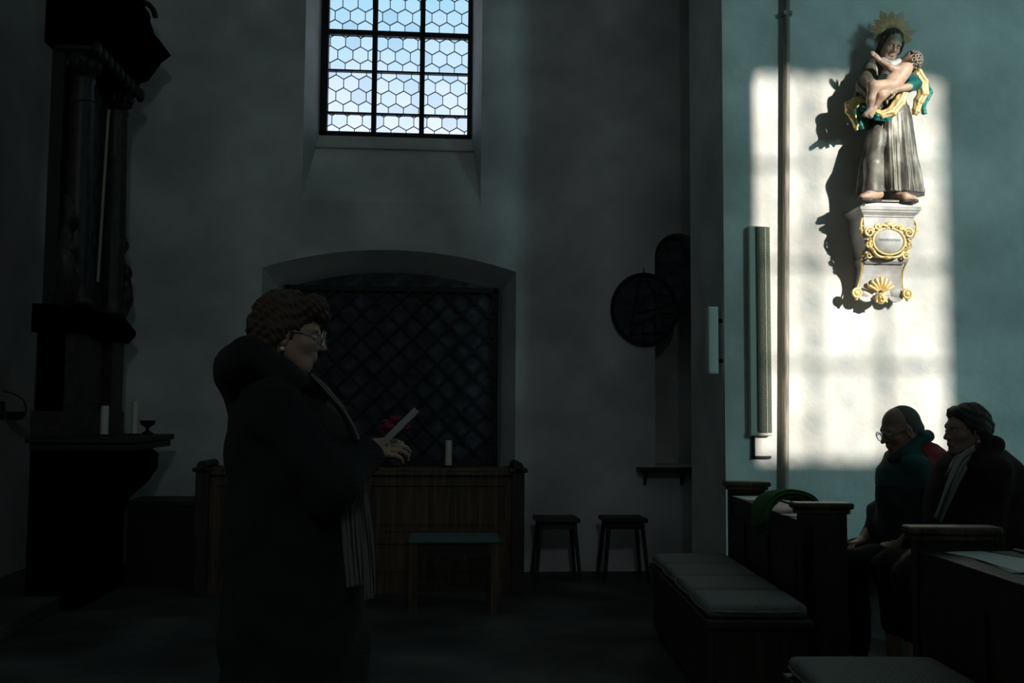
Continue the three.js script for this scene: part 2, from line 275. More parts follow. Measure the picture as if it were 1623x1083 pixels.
struct('trim_1', join(bb(winI.x0 - 0.02, winI.x1 + 0.02, 3.43, 3.455, ZB - 0.32, ZB - 0.235, 0.008)), M.chancel);   // lip on the sloping window sill
// nave wall that carries the statue, a metre thick, with a passage behind it
struct('wall_nave', join(bb(XC, X1, 0, YC, -7.14, ZN)), M.nave);
struct('wall_passage', join(bb(4.2, 4.5, 0, YC, -9.0, -7.14)), M.chancel);
// added wall out of view that keeps window light off the chancel
struct('wall_added_screen', join(bb(0.7, 5.9, 0, YC, 0.3, 0.9)), M.nave);
// added blockers out of view that keep the window's light off the chancel and the pew
struct('wall_added_blocker', join(bb(2.45, 4.82, 0, YC, -1.75, -1.2)), M.nave);
struct('wall_added_blocker', join(bb(2.78, 3.46, 0, YC, -3.9, -3.5)), M.nave);
// sunny wall behind the camera with its window and the added slit
{
  const s = new THREE.Shape([[X0, 0], [X1, 0], [X1, YC], [X0, YC]].map(([x, y]) => new THREE.Vector2(x, y)));
  s.holes.push(pathOf(rectPts({ x0: ADDED_SLIT.x - ADDED_SLIT.w / 2, x1: ADDED_SLIT.x + ADDED_SLIT.w / 2, y0: ADDED_SLIT.y0, y1: ADDED_SLIT.y1 })));
  for (const x of SUNWIN) s.holes.push(pathOf(rectPts({ x0: x - SUNW / 2, x1: x + SUNW / 2, y0: SUNY[0], y1: SUNY[1] })));
  struct('wall_front', join(new THREE.ExtrudeGeometry(s, { depth: 0.12, bevelEnabled: false }).translate(0, 0, ZS)), M.nave);
}

// hexagonal leaded glazing clipped to a panel
function clipPoly(poly, r) {
  const cut = (p, f, ix) => { const o = []; for (let i = 0; i < p.length; i++) { const a = p[i], b = p[(i + 1) % p.length], fa = f(a), fb = f(b); if (fa >= 0) o.push(a); if ((fa >= 0) !== (fb >= 0)) { const t = fa / (fa - fb); o.push([a[0] + (b[0] - a[0]) * t, a[1] + (b[1] - a[1]) * t]); } } return o; };
  poly = cut(poly, (p) => p[0] - r.x0); if (poly.length) poly = cut(poly, (p) => r.x1 - p[0]); if (poly.length) poly = cut(poly, (p) => p[1] - r.y0); if (poly.length) poly = cut(poly, (p) => r.y1 - p[1]); return poly;
}
function hexPanel(r, w, ox, oy) {
  const out = [], s = w / Math.sqrt(3), ph = 1.5 * s;
  for (let j = -2; j < (r.y1 - r.y0) / ph + 3; j++) for (let i = -2; i < (r.x1 - r.x0) / w + 3; i++) {
    const cx = r.x0 + ox + i * w + (j & 1 ? w / 2 : 0), cy = r.y0 + oy + j * ph;
    const p = clipPoly(Array.from({ length: 6 }, (_, k) => [cx + s * Math.sin(k * Math.PI / 3), cy + s * Math.cos(k * Math.PI / 3)]).reverse(), r);
    if (p.length > 2 && Math.abs(THREE.ShapeUtils.area(p.map(([x, y]) => V(x, y, 0)))) > 4e-5) out.push(p);
  }
  return out;
}
function cames(polys, r, wd, dp, z) { // lead strips along the shared sides
  const seen = new Set(), g = []; const on = (a, b) => (Math.abs(a[0] - r.x0) < 1e-5 && Math.abs(b[0] - r.x0) < 1e-5) || (Math.abs(a[0] - r.x1) < 1e-5 && Math.abs(b[0] - r.x1) < 1e-5) || (Math.abs(a[1] - r.y0) < 1e-5 && Math.abs(b[1] - r.y0) < 1e-5) || (Math.abs(a[1] - r.y1) < 1e-5 && Math.abs(b[1] - r.y1) < 1e-5);
  for (const p of polys) p.forEach((a, i) => { const b = p[(i + 1) % p.length]; if (on(a, b)) return; const k = [(a[0] + b[0]) / 2, (a[1] + b[1]) / 2].map((v) => v.toFixed(4)).join(); if (seen.has(k)) return; seen.add(k); g.push(flatbar(V(...a, z), V(...b, z), wd, dp)); });
  return g;
}
const paneGeo = (p, z) => extr(p, 0.003).translate(0, 0, z - 0.0015);
{ // window_1: the tall leaded window in the back wall
  const w = new THREE.Group(); w.name = 'window_1'; w.userData.kind = 'structure'; scene.add(w);
  const z = ZB - DW - 0.03, fr = 0.035, { x0, x1, y0, y1 } = winI;
  mk('window_frame', join(bb(x0 - 0.02, x0 + 0.06, y0 - 0.02, y1 + 0.02, z - 0.04, z + 0.04), bb(x1 - fr, x1 + 0.02, y0 - 0.02, y1 + 0.02, z - 0.04, z + 0.04), bb(x0, x1, y0 - 0.02, y0 + 0.022, z - 0.04, z + 0.04), bb(x0, x1, y1 - fr, y1 + 0.02, z - 0.04, z + 0.04)), M.iron, w);
  const gx = [x0 + 0.06, -0.528, -0.126, x1 - fr], rows = [y0 + 0.022, 3.76, 4.125, 4.455, 4.80, y1 - fr];
  for (const x of [gx[1], gx[2]]) mk('mullion', join(bb(x - 0.021, x + 0.021, y0, y1, z - 0.03, z + 0.03)), M.iron, w);
  rows.slice(1, -1).forEach((y, i) => mk(i === 2 ? 'transom' : 'saddle_bar', join(bb(x0 + 0.03, x1 - 0.02, y - (i === 2 ? 0.022 : 0.007), y + (i === 2 ? 0.022 : 0.007), z - 0.02, z + 0.028)), M.iron, w));
  for (let c = 0; c < 3; c++) for (let k = 0; k < rows.length - 1; k++) {
    const r = { x0: gx[c] + (c ? 0.021 : 0), x1: gx[c + 1] - (c < 2 ? 0.021 : 0), y0: rows[k] + (k === 3 ? 0.022 : k ? 0.007 : 0), y1: rows[k + 1] - (k === 2 ? 0.022 : k < 4 ? 0.007 : 0) };
    const polys = hexPanel(r, 0.127, 0.02 + rnd() * 0.06, k === 0 ? -0.005 : 0.012 + rnd() * 0.02);
    for (const p of polys) mk('pane', metric(paneGeo(p, z)), [M.glass, M.glass, M.glassB, M.glassC][rnd() * 4 | 0], w);
    mk('lead_came', join(cames(polys, r, 0.0065, 0.009, z)), M.lead, w);
  }
}
SUNWIN.forEach((cx, n) => { // the sunny nave windows: same kind of leaded glass
  const w = new THREE.Group(); w.name = 'window_' + (n + 2); w.userData.kind = 'structure'; scene.add(w);
  const z = ZS + 0.08, x0 = cx - SUNW / 2, x1 = cx + SUNW / 2, [y0, y1] = SUNY, c1 = x0 + SUNW / 3, c2 = x0 + 2 * SUNW / 3, g = [bb(x0, x0 + 0.04, y0, y1, z - 0.03, z + 0.03), bb(x1 - 0.04, x1, y0, y1, z - 0.03, z + 0.03), bb(x0, x1, y0, y0 + 0.04, z - 0.03, z + 0.03), bb(x0, x1, y1 - 0.05, y1, z - 0.03, z + 0.03)];
  for (const x of [c1, c2]) g.push(bb(x - 0.015, x + 0.015, y0, y1, z - 0.02, z + 0.02));
  for (let k = 1; k < 4; k++) { const y = y0 + (y1 - y0) * k / 4; g.push(bb(x0, x1, y - 0.013, y + 0.013, z - 0.02, z + 0.02)); }
  const r = { x0, x1, y0, y1 }, polys = hexPanel(r, 0.15, 0.03, 0.02);
  mk('window_frame', join(g), M.iron, w); mk('lead_came', join(cames(polys, r, 0.009, 0.009, z)), M.lead, w);
  mk('glazing', join(polys.filter((_, i) => i % 3).map((p) => paneGeo(p, z))), M.glass, w);
  mk('glazing', join(polys.filter((_, i) => !(i % 3)).map((p) => paneGeo(p, z))), M.glassB, w);
});
{ // leaded glazing of the added slit that lets fill light into the chancel
  const w = new THREE.Group(); w.name = 'window_3'; w.userData.kind = 'structure'; scene.add(w);
  const z = ZS + 0.08, x0 = ADDED_SLIT.x - ADDED_SLIT.w / 2, x1 = ADDED_SLIT.x + ADDED_SLIT.w / 2, { y0, y1 } = ADDED_SLIT, r = { x0: x0 + 0.02, x1: x1 - 0.02, y0: y0 + 0.02, y1: y1 - 0.02 }, polys = hexPanel(r, 0.14, 0.03, 0.02);
  mk('window_frame', join(bb(x0, x0 + 0.02, y0, y1, z - 0.02, z + 0.02), bb(x1 - 0.02, x1, y0, y1, z - 0.02, z + 0.02), bb(x0, x1, y0, y0 + 0.02, z - 0.02, z + 0.02), bb(x0, x1, y1 - 0.02, y1, z - 0.02, z + 0.02)), M.iron, w);
  mk('lead_came', join(cames(polys, r, 0.008, 0.009, z)), M.lead, w);
  mk('glazing', join(polys.map((p) => paneGeo(p, z))), M.glass, w);
}

// ------------------------------------------------------------ lattice grille in the wide niche
{
  const z = ZB - 0.24, o = thing('lattice_grille', 'dark iron diamond lattice grille filling the wide arched niche', 'grille', V(-0.35, 0.82, z));
  const x0 = -1.2, x1 = 0.51, y0 = 0.83, y1 = 2.28, P = 0.205;
  const loc = (x, y) => V(x + 0.35, y - 0.82, 0);
  mk('back_panel', join(extr(nicheI.map(([x, y]) => [(x + 0.3475) * 0.99 + 0.0025, Math.max(y, 0.82) - 0.82]), 0.015).translate(0, 0, -0.055)), M.slate, o);
  mk('frame', join(bb(x0 + 0.33, x0 + 0.37, 0, y1 - 0.82, -0.015, 0.02), bb(x1 + 0.33, x1 + 0.37, 0, y1 - 0.82, -0.015, 0.02), bb(x0 + 0.35, x1 + 0.35, 0, 0.04, -0.015, 0.02), bb(x0 + 0.35, x1 + 0.35, y1 - 0.86, y1 - 0.82, -0.015, 0.02)), M.iron, o);
  for (const s of [1, -1]) for (let k = -14; k < 24; k++) {
    // line y = y0 + s * (x - xk)
    const xk = s > 0 ? x0 + (k - 9) * P : x0 + k * P, pts = [];
    const yA = y0 + s * (x0 - xk), yB = y0 + s * (x1 - xk);
    let a = [x0, yA], b = [x1, yB];
    const cl = (p, q, lim) => [p[0] + (q[0] - p[0]) * (lim - p[1]) / (q[1] - p[1]), lim];
    if (a[1] > b[1]) [a, b] = [b, a];
    if (b[1] < y0 + 0.05 || a[1] > y1 - 0.05) continue;
    if (a[1] < y0) a = cl(a, b, y0); if (b[1] > y1) b = cl(a, b, y1);
    if (Math.hypot(a[0] - b[0], a[1] - b[1]) < 0.08) continue;
    mk('lattice_bar', join(flatbar(loc(...a).setZ(s * 0.005), loc(...b).setZ(s * 0.005), 0.02, 0.01)), M.iron, o);
  }
}
// ------------------------------------------------------------ side altar on the left
{
  const o = thing('side_altar', 'tall dark carved altar with columns and scrolled top beside the left wall', 'altar', V(-2.36, 0, -7.02), Math.PI / 2);
  const prof = (pts, x0, x1) => mv(extr(pts, x1 - x0), 0, 0, 0).applyMatrix4(new THREE.Matrix4().set(0, 0, 1, x0, 0, 1, 0, 0, 1, 0, 0, 0, 0, 0, 0, 1));
  mk('altar_base', join(prof([[-0.16, 0], [0.16, 0], [0.16, 0.12], [0.13, 0.14], [0.13, 0.5], [0.17, 0.62], [0.30, 0.74], [0.36, 0.84], [0.36, 0.94], [0.30, 0.99], [-0.16, 0.99]], -0.5, 0.5)), M.altarmarble, o);
  mk('altar_table', join(rbox(1.06, 0.05, 0.60, 0.012, 0, 1.015, 0.14), rbox(1.1, 0.04, 0.64, 0.01, 0, 1.06, 0.14)), M.blackwood, o);
  mk('pedestal_course', join(bb(-0.52, 0.52, 1.08, 1.24, -0.16, 0.10), bb(-0.50, 0.50, 1.24, 1.74, -0.15, 0.03), bb(-0.50, -0.24, 1.24, 1.74, -0.14, 0.09), bb(0.24, 0.50, 1.24, 1.74, -0.14, 0.09), bb(-0.18, 0.18, 1.30, 1.70, 0.03, 0.045)), M.altarmarble, o);
  mk('cornice', join(prof([[-0.17, 1.74], [0.11, 1.74], [0.16, 1.80], [0.16, 1.83], [0.12, 1.88], [0.09, 1.92], [-0.17, 1.92]], -0.54, 0.54)), M.blackwood, o);
  mk('back_panel', join(bb(-0.46, 0.46, 1.92, 3.62, -0.14, -0.06), bb(-0.28, -0.22, 1.92, 3.62, -0.08, 0.0), bb(0.22, 0.28, 1.92, 3.62, -0.08, 0.0)), M.blackwood, o);
  mk('picture', join(bb(-0.22, 0.22, 2.0, 3.5, -0.07, -0.045)), M.slate, o);
  for (const s of [-1, 1]) {
    const c = mk('column', metric(lathe([[0.0, 0], [0.115, 0], [0.115, 0.04], [0.095, 0.06], [0.105, 0.1], [0.085, 0.13], [0.092, 0.6], [0.078, 1.48], [0.088, 1.5], [0.078, 1.53], [0.0, 1.53]]).translate(s * 0.36, 1.92, 0.02)), M.altarmarble, o);
    const cap = [lathe([[0, 0], [0.08, 0], [0.1, 0.08], [0.13, 0.14], [0, 0.14]], 20).translate(s * 0.36, 3.45, 0.02), rbox(0.28, 0.035, 0.26, 0.008, s * 0.36, 3.605, 0.02)];
    for (let k = 0; k < 8; k++) { const a = k * Math.PI / 4; cap.push(sph(0.03, s * 0.36 + Math.sin(a) * 0.1, 3.52, 0.02 + Math.cos(a) * 0.1, 0.8, 1.4, 0.8, 8)); }
    mk('capital', join(cap), M.blackwood, c);
  }
  mk('entablature', join(prof([[-0.17, 3.62], [0.13, 3.62], [0.13, 3.70], [0.16, 3.72], [0.16, 3.80], [0.24, 3.88], [0.24, 3.92], [-0.17, 3.92]], -0.52, 0.52)), M.blackwood, o);
  for (const s of [-1, 1]) { // broken pediment scrolls that lean forward
    const sc = [[-0.16, 3.9], [0.10, 3.82], [0.16, 3.70], [0.20, 3.72], [0.24, 3.78], [0.29, 3.86], [0.36, 3.92], [0.30, 3.99], [0.25, 4.03], [0.22, 4.12], [0.17, 4.26], [0.10, 4.42], [0.08, 4.62], [-0.16, 4.66]];
    mk('pediment_scroll', join(prof(sc, s > 0 ? 0.22 : -0.5, s > 0 ? 0.5 : -0.26), tube(Array.from({ length: 30 }, (_, k) => { const a = k * 0.42, r = 0.13 * (1 - k / 34); return [s * 0.52, 4.22 + Math.sin(a) * r, 0.10 + Math.cos(a) * r]; }), 0.022, 60, 6)), M.altarmarble, o);
    // acanthus wings beside the columns
    mk('carved_wing', join(taperTube([[s * 0.50, 1.94, 0.02], [s * 0.58, 2.06, 0.05], [s * 0.60, 2.22, 0.04], [s * 0.54, 2.38, 0.02], [s * 0.55, 2.5, 0.04], [s * 0.50, 2.62, 0]], 0.075, 0.02), sph(0.07, s * 0.55, 2.08, 0.06, 1, 1.3, 1, 10), sph(0.05, s * 0.57, 2.27, 0.06, 1, 1.3, 1, 10), sph(0.04, s * 0.53, 2.47, 0.05, 1, 1.3, 1, 10)), M.altarmarble, o);
  }
  { // small carved figure between the scrolls
    const f = new Field(); f.cap(V(0, 3.95, 0.04), V(0, 4.3, 0.04), 0.1, 0.07, 0.04).cap(V(-0.06, 4.28, 0.06), V(-0.14, 4.1, 0.14), 0.035, 0.03, 0.03).cap(V(0.06, 4.28, 0.06), V(0.16, 4.2, 0.12), 0.035, 0.03, 0.03).ell(V(0, 4.43, 0.06), 0.055, 0.075, 0.065, 0.02);
    mk('carved_figure', f.mesh(0.012), M.altarmarble, o);
  }
  for (let k = 0; k < 9; k++) mk('carved_boss', metric(sph(0.045, -0.48 + k * 0.12, 3.60, 0.15, 1, 1.2, 0.7, 8)), M.blackwood, o);
}
function candle(name, label, pos, h, r, group) {
  const o = thing(name, label, 'candle', pos, 0, group);
  mk('candle_dish', metric(lathe([[0, 0], [r * 1.7, 0], [r * 1.9, 0.012], [r * 1.2, 0.014], [0, 0.014]], 20)), M.iron, o);
  mk('wax', metric(lathe([[0, 0.014], [r, 0.014], [r, h - 0.006], [r * 0.85, h], [r * 0.3, h - 0.006], [0, h - 0.006]], 20)), M.wax, o);
  mk('wick', join(cyl(0.0015, 0.0015, 0.02, 0, h + 0.002, 0, 6)), M.iron, o);
  return o;
}
{
  const a = atX(175, 680, -2.15), b = atX(224, 680, -2.10);
  candle('altar_candle', 'shorter white candle on the altar table', V(-2.13, 1.08, -6.70), 0.20, 0.026);
  candle('altar_candle', 'taller white candle standing near the far end of the altar table', V(-2.02, 1.08, -6.98), 0.235, 0.022);
  const k = thing('incense_cup', 'small dark metal cup with a foot on the altar table end', 'cup', V(-2.0, 1.08, -7.22));
  mk('cup_body', metric(lathe([[0, 0], [0.04, 0], [0.04, 0.01], [0.012, 0.03], [0.012, 0.05], [0.045, 0.07], [0.055, 0.10], [0.05, 0.10], [0.038, 0.075], [0, 0.07]], 20)), M.iron, k);
  // slim pole leaning on the altar
  const top = atX(172, 178, -2.13), bot = atX(155, 447, -2.10);
  const p = thing('candle_lighter_pole', 'slim pale pole hung upright in front of the altar picture', 'pole', bot);
  mk('shaft', join(bar(V(0, 0, 0), top.clone().sub(bot), 0.009, 0.009)), mat(lin(0.34, 0.31, 0.22)), p);
  mk('tip', join(sph(0.013, ...top.clone().sub(bot).toArray(), 1, 1.6, 1, 10)), M.pipe, p);
  mk('hook', join(tube([[...top.clone().sub(bot).toArray()], [top.x - bot.x - 0.06, top.y - bot.y + 0.02, 0.0], [top.x - bot.x - 0.16, top.y - bot.y + 0.01, -0.0]], 0.004, 12, 6)), M.iron, p);
}
{ // iron wall sconce far left
  const c = atX(2, 657, XL), o = thing('wall_sconce', 'small black iron bracket lamp with wire loop on the left wall', 'sconce', c);
  mk('wall_plate', join(rbox(0.012, 0.12, 0.06, 0.005, 0.006, 0.03, 0)), M.iron, o);
  mk('lamp_cup', metric(lathe([[0, 0], [0.04, 0.005], [0.06, 0.035], [0.066, 0.06], [0.058, 0.06], [0.05, 0.035], [0, 0.015]], 20).translate(0.1, -0.04, 0)), M.iron, o);
  mk('arm', join(tube([[0.01, 0, 0], [0.05, -0.03, 0], [0.1, -0.03, 0]], 0.007, 12, 6)), M.iron, o);
  mk('wire_loop', join(tube([[0.006, 0.16, 0], [0.08, 0.14, 0], [0.15, 0.09, 0], [0.165, 0.02, 0]], 0.005, 20, 6)), M.iron, o);
}
{ // dais and low chest near the altar
  struct('trim_2', join(bb(XL, -2.30, 0, 0.09, -7.95, -4.2, 0.012)), M.floor);
  const o = thing('low_chest', 'low dark wooden chest standing between altar and back wall', 'chest', V(-1.93, 0, -7.62));
  mk('body', join(bb(-0.24, 0.24, 0.03, 0.56, -0.22, 0.22), bb(-0.2, 0.2, 0.1, 0.48, 0.22, 0.228), bb(-0.25, 0.25, 0, 0.06, -0.23, 0.23)), M.blackwood, o);
  mk('lid', join(rbox(0.53, 0.04, 0.49, 0.01, 0, 0.58, 0)), M.blackwood, o);
}
// ------------------------------------------------------------ panelled stall front, bench, stools
{
  const z = -7.05, o = thing('choir_stall_front', 'brown wooden stall front with recessed panels standing before the lattice niche', 'stall', V(-0.48, 0, z));
  const X = 1.09, T = 0.885;
  mk('rail_frame', join(bb(-X, X, 0, 0.10, -0.02, 0.03), bb(-X + 0.02, X - 0.02, 0.34, 0.42, -0.018, 0.017), bb(-X + 0.02, X - 0.02, 0.74, T - 0.052, -0.018, 0.017), bb(-X, -X + 0.1, 0.1, T - 0.05, -0.02, 0.02), bb(X - 0.1, X, 0.1, T - 0.05, -0.02, 0.02), bb(-0.06, 0.06, 0.1, T - 0.05, -0.02, 0.02)), M.brownwood, o);
  for (const [a, b] of [[-X + 0.1, -0.06], [0.06, X - 0.1]]) for (const [c, d] of [[0.1, 0.34], [0.42, 0.74]]) mk('panel', join(bb(a - 0.005, b + 0.005, c - 0.005, d + 0.005, -0.02, -0.006), bb(a + 0.05, b - 0.05, c + 0.05, d - 0.05, -0.01, 0.006)), M.brownwood, o);
  mk('book_ledge', join(rbox(2 * X + 0.04, 0.03, 0.26, 0.008, 0, T - 0.035, -0.08), rbox(2 * X, 0.03, 0.05, 0.01, 0, T - 0.06, 0.03)), M.brownwood, o);
  for (const s of [-1, 1]) mk('end_post', join(rbox(0.09, T - 0.03, 0.34, 0.008, s * (X - 0.01), (T - 0.03) / 2, -0.1), mv(new THREE.CylinderGeometry(0.035, 0.035, 0.38, 16), s * (X - 0.01), T - 0.01, -0.1, Math.PI / 2, 0, 0), rbox(0.13, 0.03, 0.38, 0.01, s * (X - 0.01), T - 0.035, -0.1)), M.darkwood, o);
  const s = thing('stall_bench', 'dark wooden seat bench behind the brown stall front', 'bench', V(-0.5, 0, -7.62));
  mk('seat', join(rbox(2.0, 0.04, 0.36, 0.01, 0, 0.44, 0)), M.darkwood, s);
  for (const x of [-0.9, 0.9]) mk('leg', join(bb(x - 0.03, x + 0.03, 0, 0.42, -0.15, 0.15)), M.darkwood, s);
  candle('stall_candle', 'pale candle standing on the brown stall front ledge', V(atZ(711, 728, -7.1).x, 0.865, -7.1), 0.19, 0.024);
  // pink flowers in a vase
  const fp = atZ(626, 668, -7.12), f = thing('flower_vase', 'dark vase with pink red flowers on the stall ledge beside the reading woman', 'vase', V(fp.x, 0.865, -7.12));
  mk('vase_body', metric(lathe([[0, 0], [0.045, 0], [0.06, 0.05], [0.05, 0.11], [0.03, 0.14], [0.038, 0.155], [0.03, 0.155], [0.022, 0.14], [0, 0.13]], 20)), M.slate, f);
  for (let k = 0; k < 9; k++) { const a = k * 2.4, r = 0.02 + 0.07 * Math.sqrt(k / 9), y = 0.34 - r * 0.95 + 0.03 * rnd(), x = Math.sin(a) * r, zz = Math.cos(a) * r; const g = [sph(0.012, x, y, zz, 1, 1, 1, 8)]; for (let q = 0; q < 6; q++) { const b = q * Math.PI / 3; g.push(sph(0.022, x + Math.sin(b) * 0.02, y + 0.008 * (q % 2), zz + Math.cos(b) * 0.02, 1, 0.85, 1, 8)); } mk('blossom', join(g), M.petal, f); mk('stem', join(bar(V(x * 0.2, 0.13, zz * 0.2), V(x, y, zz), 0.003)), M.leaf, f); }
}
{ // bench with green seat cover before the stall front
  const a = atZ(648, 855, -6.3), b = atZ(792, 855, -6.3), w = b.x - a.x, o = thing('kneeling_bench', 'low brown bench with a green covered seat before the stall front', 'bench', V((a.x + b.x) / 2, 0, -6.42));
  const h = 0.455;
  mk('seat_cover', join(rbox(w, 0.03, 0.34, 0.012, 0, h, 0)), M.greenfelt, o);
  mk('apron', join(bb(-w / 2 + 0.03, w / 2 - 0.03, h - 0.09, h - 0.015, 0.12, 0.14), bb(-w / 2 + 0.03, w / 2 - 0.03, h - 0.09, h - 0.015, -0.14, -0.12)), M.darkwood, o);
  for (const sx of [-1, 1]) for (const sz of [-1, 1]) mk('leg', join(bb(sx * (w / 2 - 0.03) - 0.025, sx * (w / 2 - 0.03) + 0.025, 0, h - 0.015, sz * 0.13 - 0.025, sz * 0.13 + 0.025)), M.brownwood, o);
  mk('stretcher', join(bb(-w / 2 + 0.03, w / 2 - 0.03, 0.12, 0.16, -0.012, 0.012)), M.darkwood, o);
}
function stool(label, px) {
  const p = atY(px, 905, 0), o = thing('stool', label, 'stool', V(p.x, 0, -7.55));
  mk('seat', join(rbox(0.33, 0.035, 0.3, 0.012, 0, 0.455, 0)), M.blackwood, o);
  mk('apron', join(bb(-0.13, 0.13, 0.39, 0.438, -0.115, -0.1), bb(-0.13, 0.13, 0.39, 0.438, 0.1, 0.115), bb(-0.13, -0.115, 0.39, 0.438, -0.11, 0.11), bb(0.115, 0.13, 0.39, 0.438, -0.11, 0.11)), M.blackwood, o);
  for (const sx of [-1, 1]) for (const sz of [-1, 1]) mk('leg', join(bar(V(sx * 0.165, 0, sz * 0.155), V(sx * 0.125, 0.44, sz * 0.11), 0.013, 0.016)), M.blackwood, o);
}
stool('dark four legged stool by the back wall, next to the brown stall front', 870);
stool('dark four legged stool by the back wall, below the round disc', 971);
{ // round leaded disc on the wall
  const c = atZ(1022, 490, ZB + 0.06), o = thing('round_leaded_panel', 'round dark leaded panel in an iron rim hanging on the back wall', 'disc', V(c.x, c.y, ZB + 0.045));
  const r = 0.295, ir = r - 0.018;
  mk('rim', metric(new THREE.TorusGeometry(r - 0.012, 0.015, 10, 56).scale(0.93, 1, 1)), M.iron, o);
  mk('back_plate', metric(cyl(ir, ir, 0.01, 0, 0, -0.02, 48, Math.PI / 2).scale(0.93, 1, 1)), mat(lin(0.075, 0.095, 0.14), { roughness: 0.7, map: tPatC }), o);
  const L = (x0, y0, x1, y1, w = 0.012) => mk('lead_bar', join(flatbar(V(x0 * r * 0.93, y0 * r, 0), V(x1 * r * 0.93, y1 * r, 0), w, 0.012)), M.iron, o);
  L(-0.12, 0.94, -0.45, -0.86, 0.022); L(0.02, 0.92, 0.3, 0.45, 0.014); L(0.3, 0.45, 0.86, 0.36); L(-0.05, 0.3, 0.3, 0.45); L(-0.05, 0.3, -0.2, -0.1); L(0.3, 0.45, 0.38, 0.02); L(-0.2, -0.1, 0.38, 0.02); L(0.38, 0.02, 0.9, 0.18); L(-0.3, -0.42, 0.5, -0.08, 0.014); L(0.5, -0.08, 0.86, -0.1); L(-0.02, -0.34, -0.05, -0.9); L(0.3, -0.18, 0.34, -0.86); L(-0.42, -0.7, 0.6, -0.62); L(0.5, -0.08, 0.62, -0.6); L(0.06, 0.6, 0.2, 0.62, 0.01);
  mk('hanger', join(tube([[0, r, -0.01], [0.0, r + 0.05, -0.035]], 0.004, 8, 6)), M.iron, o);
}
{ // dark rounded panel filling the top of the small niche
  const y0 = 2.08, o = thing('dark_arched_panel', 'dark grey arched panel in the top of the small niche', 'board', V(1.99, y0, ZB - 0.22));
  const pts = archPts(-0.175, 0.175, 0, 2.50 - y0, 2.675 - y0);
  mk('board', join(extr(pts, 0.03, 0.004).translate(0, 0, 0.1)), M.slate, o);
  mk('rim', join(extr(archPts(-0.15, 0.15, 0.03, 2.49 - y0, 2.64 - y0), 0.008).translate(0, 0, 0.135)), M.slate, o);
  mk('hanger', join(bb(-0.02, 0.02, 0.3, 0.34, -0.125, 0.1)), M.iron, o);
}
{ // ledge under the small niche
  const a = atZ(1020, 745, ZB + 0.1), o = thing('wall_shelf', 'dark narrow shelf board on the back wall under the small niche', 'shelf', V(1.86, a.y, ZB));
  mk('board', join(rbox(0.46, 0.035, 0.16, 0.008, 0, 0, 0.08)), M.blackwood, o);
  for (const x of [-0.15, 0.15]) mk('bracket', join(extr([[0, -0.017], [0.12, -0.017], [0, -0.13]], 0.02).applyMatrix4(new THREE.Matrix4().makeRotationY(-Math.PI / 2)).translate(x, 0, 0)), M.blackwood, o);
}
// ------------------------------------------------------------ fittings on the nave wall
{
  const zf = -6.30, a = atZ(1131, 486, zf), b = atZ(1131, 593, zf), l = atZ(1123, 540, zf), r = atZ(1139, 540, zf), h = a.y - b.y, w = r.x - l.x;
  const o = thing('small_column_speaker', 'short white column loudspeaker on the narrow dark face of the wall corner', 'loudspeaker', V((l.x + r.x) / 2, (a.y + b.y) / 2, zf - 0.04));
  mk('housing', join(rbox(w, h, 0.075, 0.006, 0, 0, 0)), M.white, o);
  mk('front_grille', join(rbox(w - 0.016, h - 0.02, 0.004, 0.0015, 0, 0, 0.038)), M.white, o);
  for (const s of [-1, 1]) mk('bracket', join(bb(w / 2 - 0.005, XC - (l.x + r.x) / 2, s * h * 0.3 - 0.012, s * h * 0.3 + 0.012, -0.03, 0.0)), M.iron, o);
}
{ // long column loudspeaker
  const D = 0.045, zf = ZN + D, t = atZ(1200, 358, zf), b = atZ(1200, 690, zf), r = atZ(1222, 500, zf), l = atZ(1188, 500, zf), h = t.y - b.y, w = r.x - l.x;
  const o = thing('column_speaker', 'tall slim cream column loudspeaker on the sunlit wall beside the brown pipe', 'loudspeaker', V((l.x + r.x) / 2, (t.y + b.y) / 2, ZN));
  mk('housing', join(rbox(w, h, D - 0.008, 0.01, 0, 0, D / 2 + 0.002)), M.cream, o);
  mk('front_grille', join(rbox(w - 0.05, h - 0.02, 0.012, 0.004, 0.022, 0.004, D + 0.001)), mat(lin(0.10, 0.12, 0.09), { roughness: 0.8, bumpMap: tFab, bumpScale: 0.004 }), o);
  mk('grille_rib', join(rbox(0.004, h - 0.03, 0.006, 0.0015, 0.035, 0, D + 0.008)), M.cream, o);
  mk('end_cap', join(rbox(w + 0.006, 0.035, D, 0.01, 0, -h / 2 + 0.012, D / 2 + 0.004)), M.cream, o);
  for (const s of [-1, 1]) mk('wall_mount', join(bb(-0.02, 0.02, s * h * 0.36 - 0.03, s * h * 0.36 + 0.03, 0, 0.01)), M.iron, o);
  mk('bracket', join(bb(-w / 2 + 0.02, -w / 2 + 0.036, -h / 2 - 0.15, -h / 2, 0.0, 0.02), bb(-w / 2 + 0.016, w / 2 + 0.0, -h / 2 - 0.15, -h / 2 - 0.134, 0.0, 0.02)), M.iron, o);
}
{ // vertical brown pipe
  const zf = ZN + 0.035, b = atZ(1242, 782, zf), t = atZ(1246, 0, zf), o = thing('wall_pipe', 'thin brown vertical pipe running up the sunlit nave wall', 'pipe', V(b.x, 0, zf));
  mk('pipe_run', join(bar(V(0, 0, 0), V((t.x - b.x) * 2.3, YC, 0), 0.021, 0.021, 16)), M.pipe, o);
  for (const y of [0.4, 3.9, 6.2]) mk('pipe_clip', join(rbox(0.06, 0.03, 0.06, 0.006, (t.x - b.x) * 2.3 * y / YC, y, -0.005)), M.pipe, o);
}

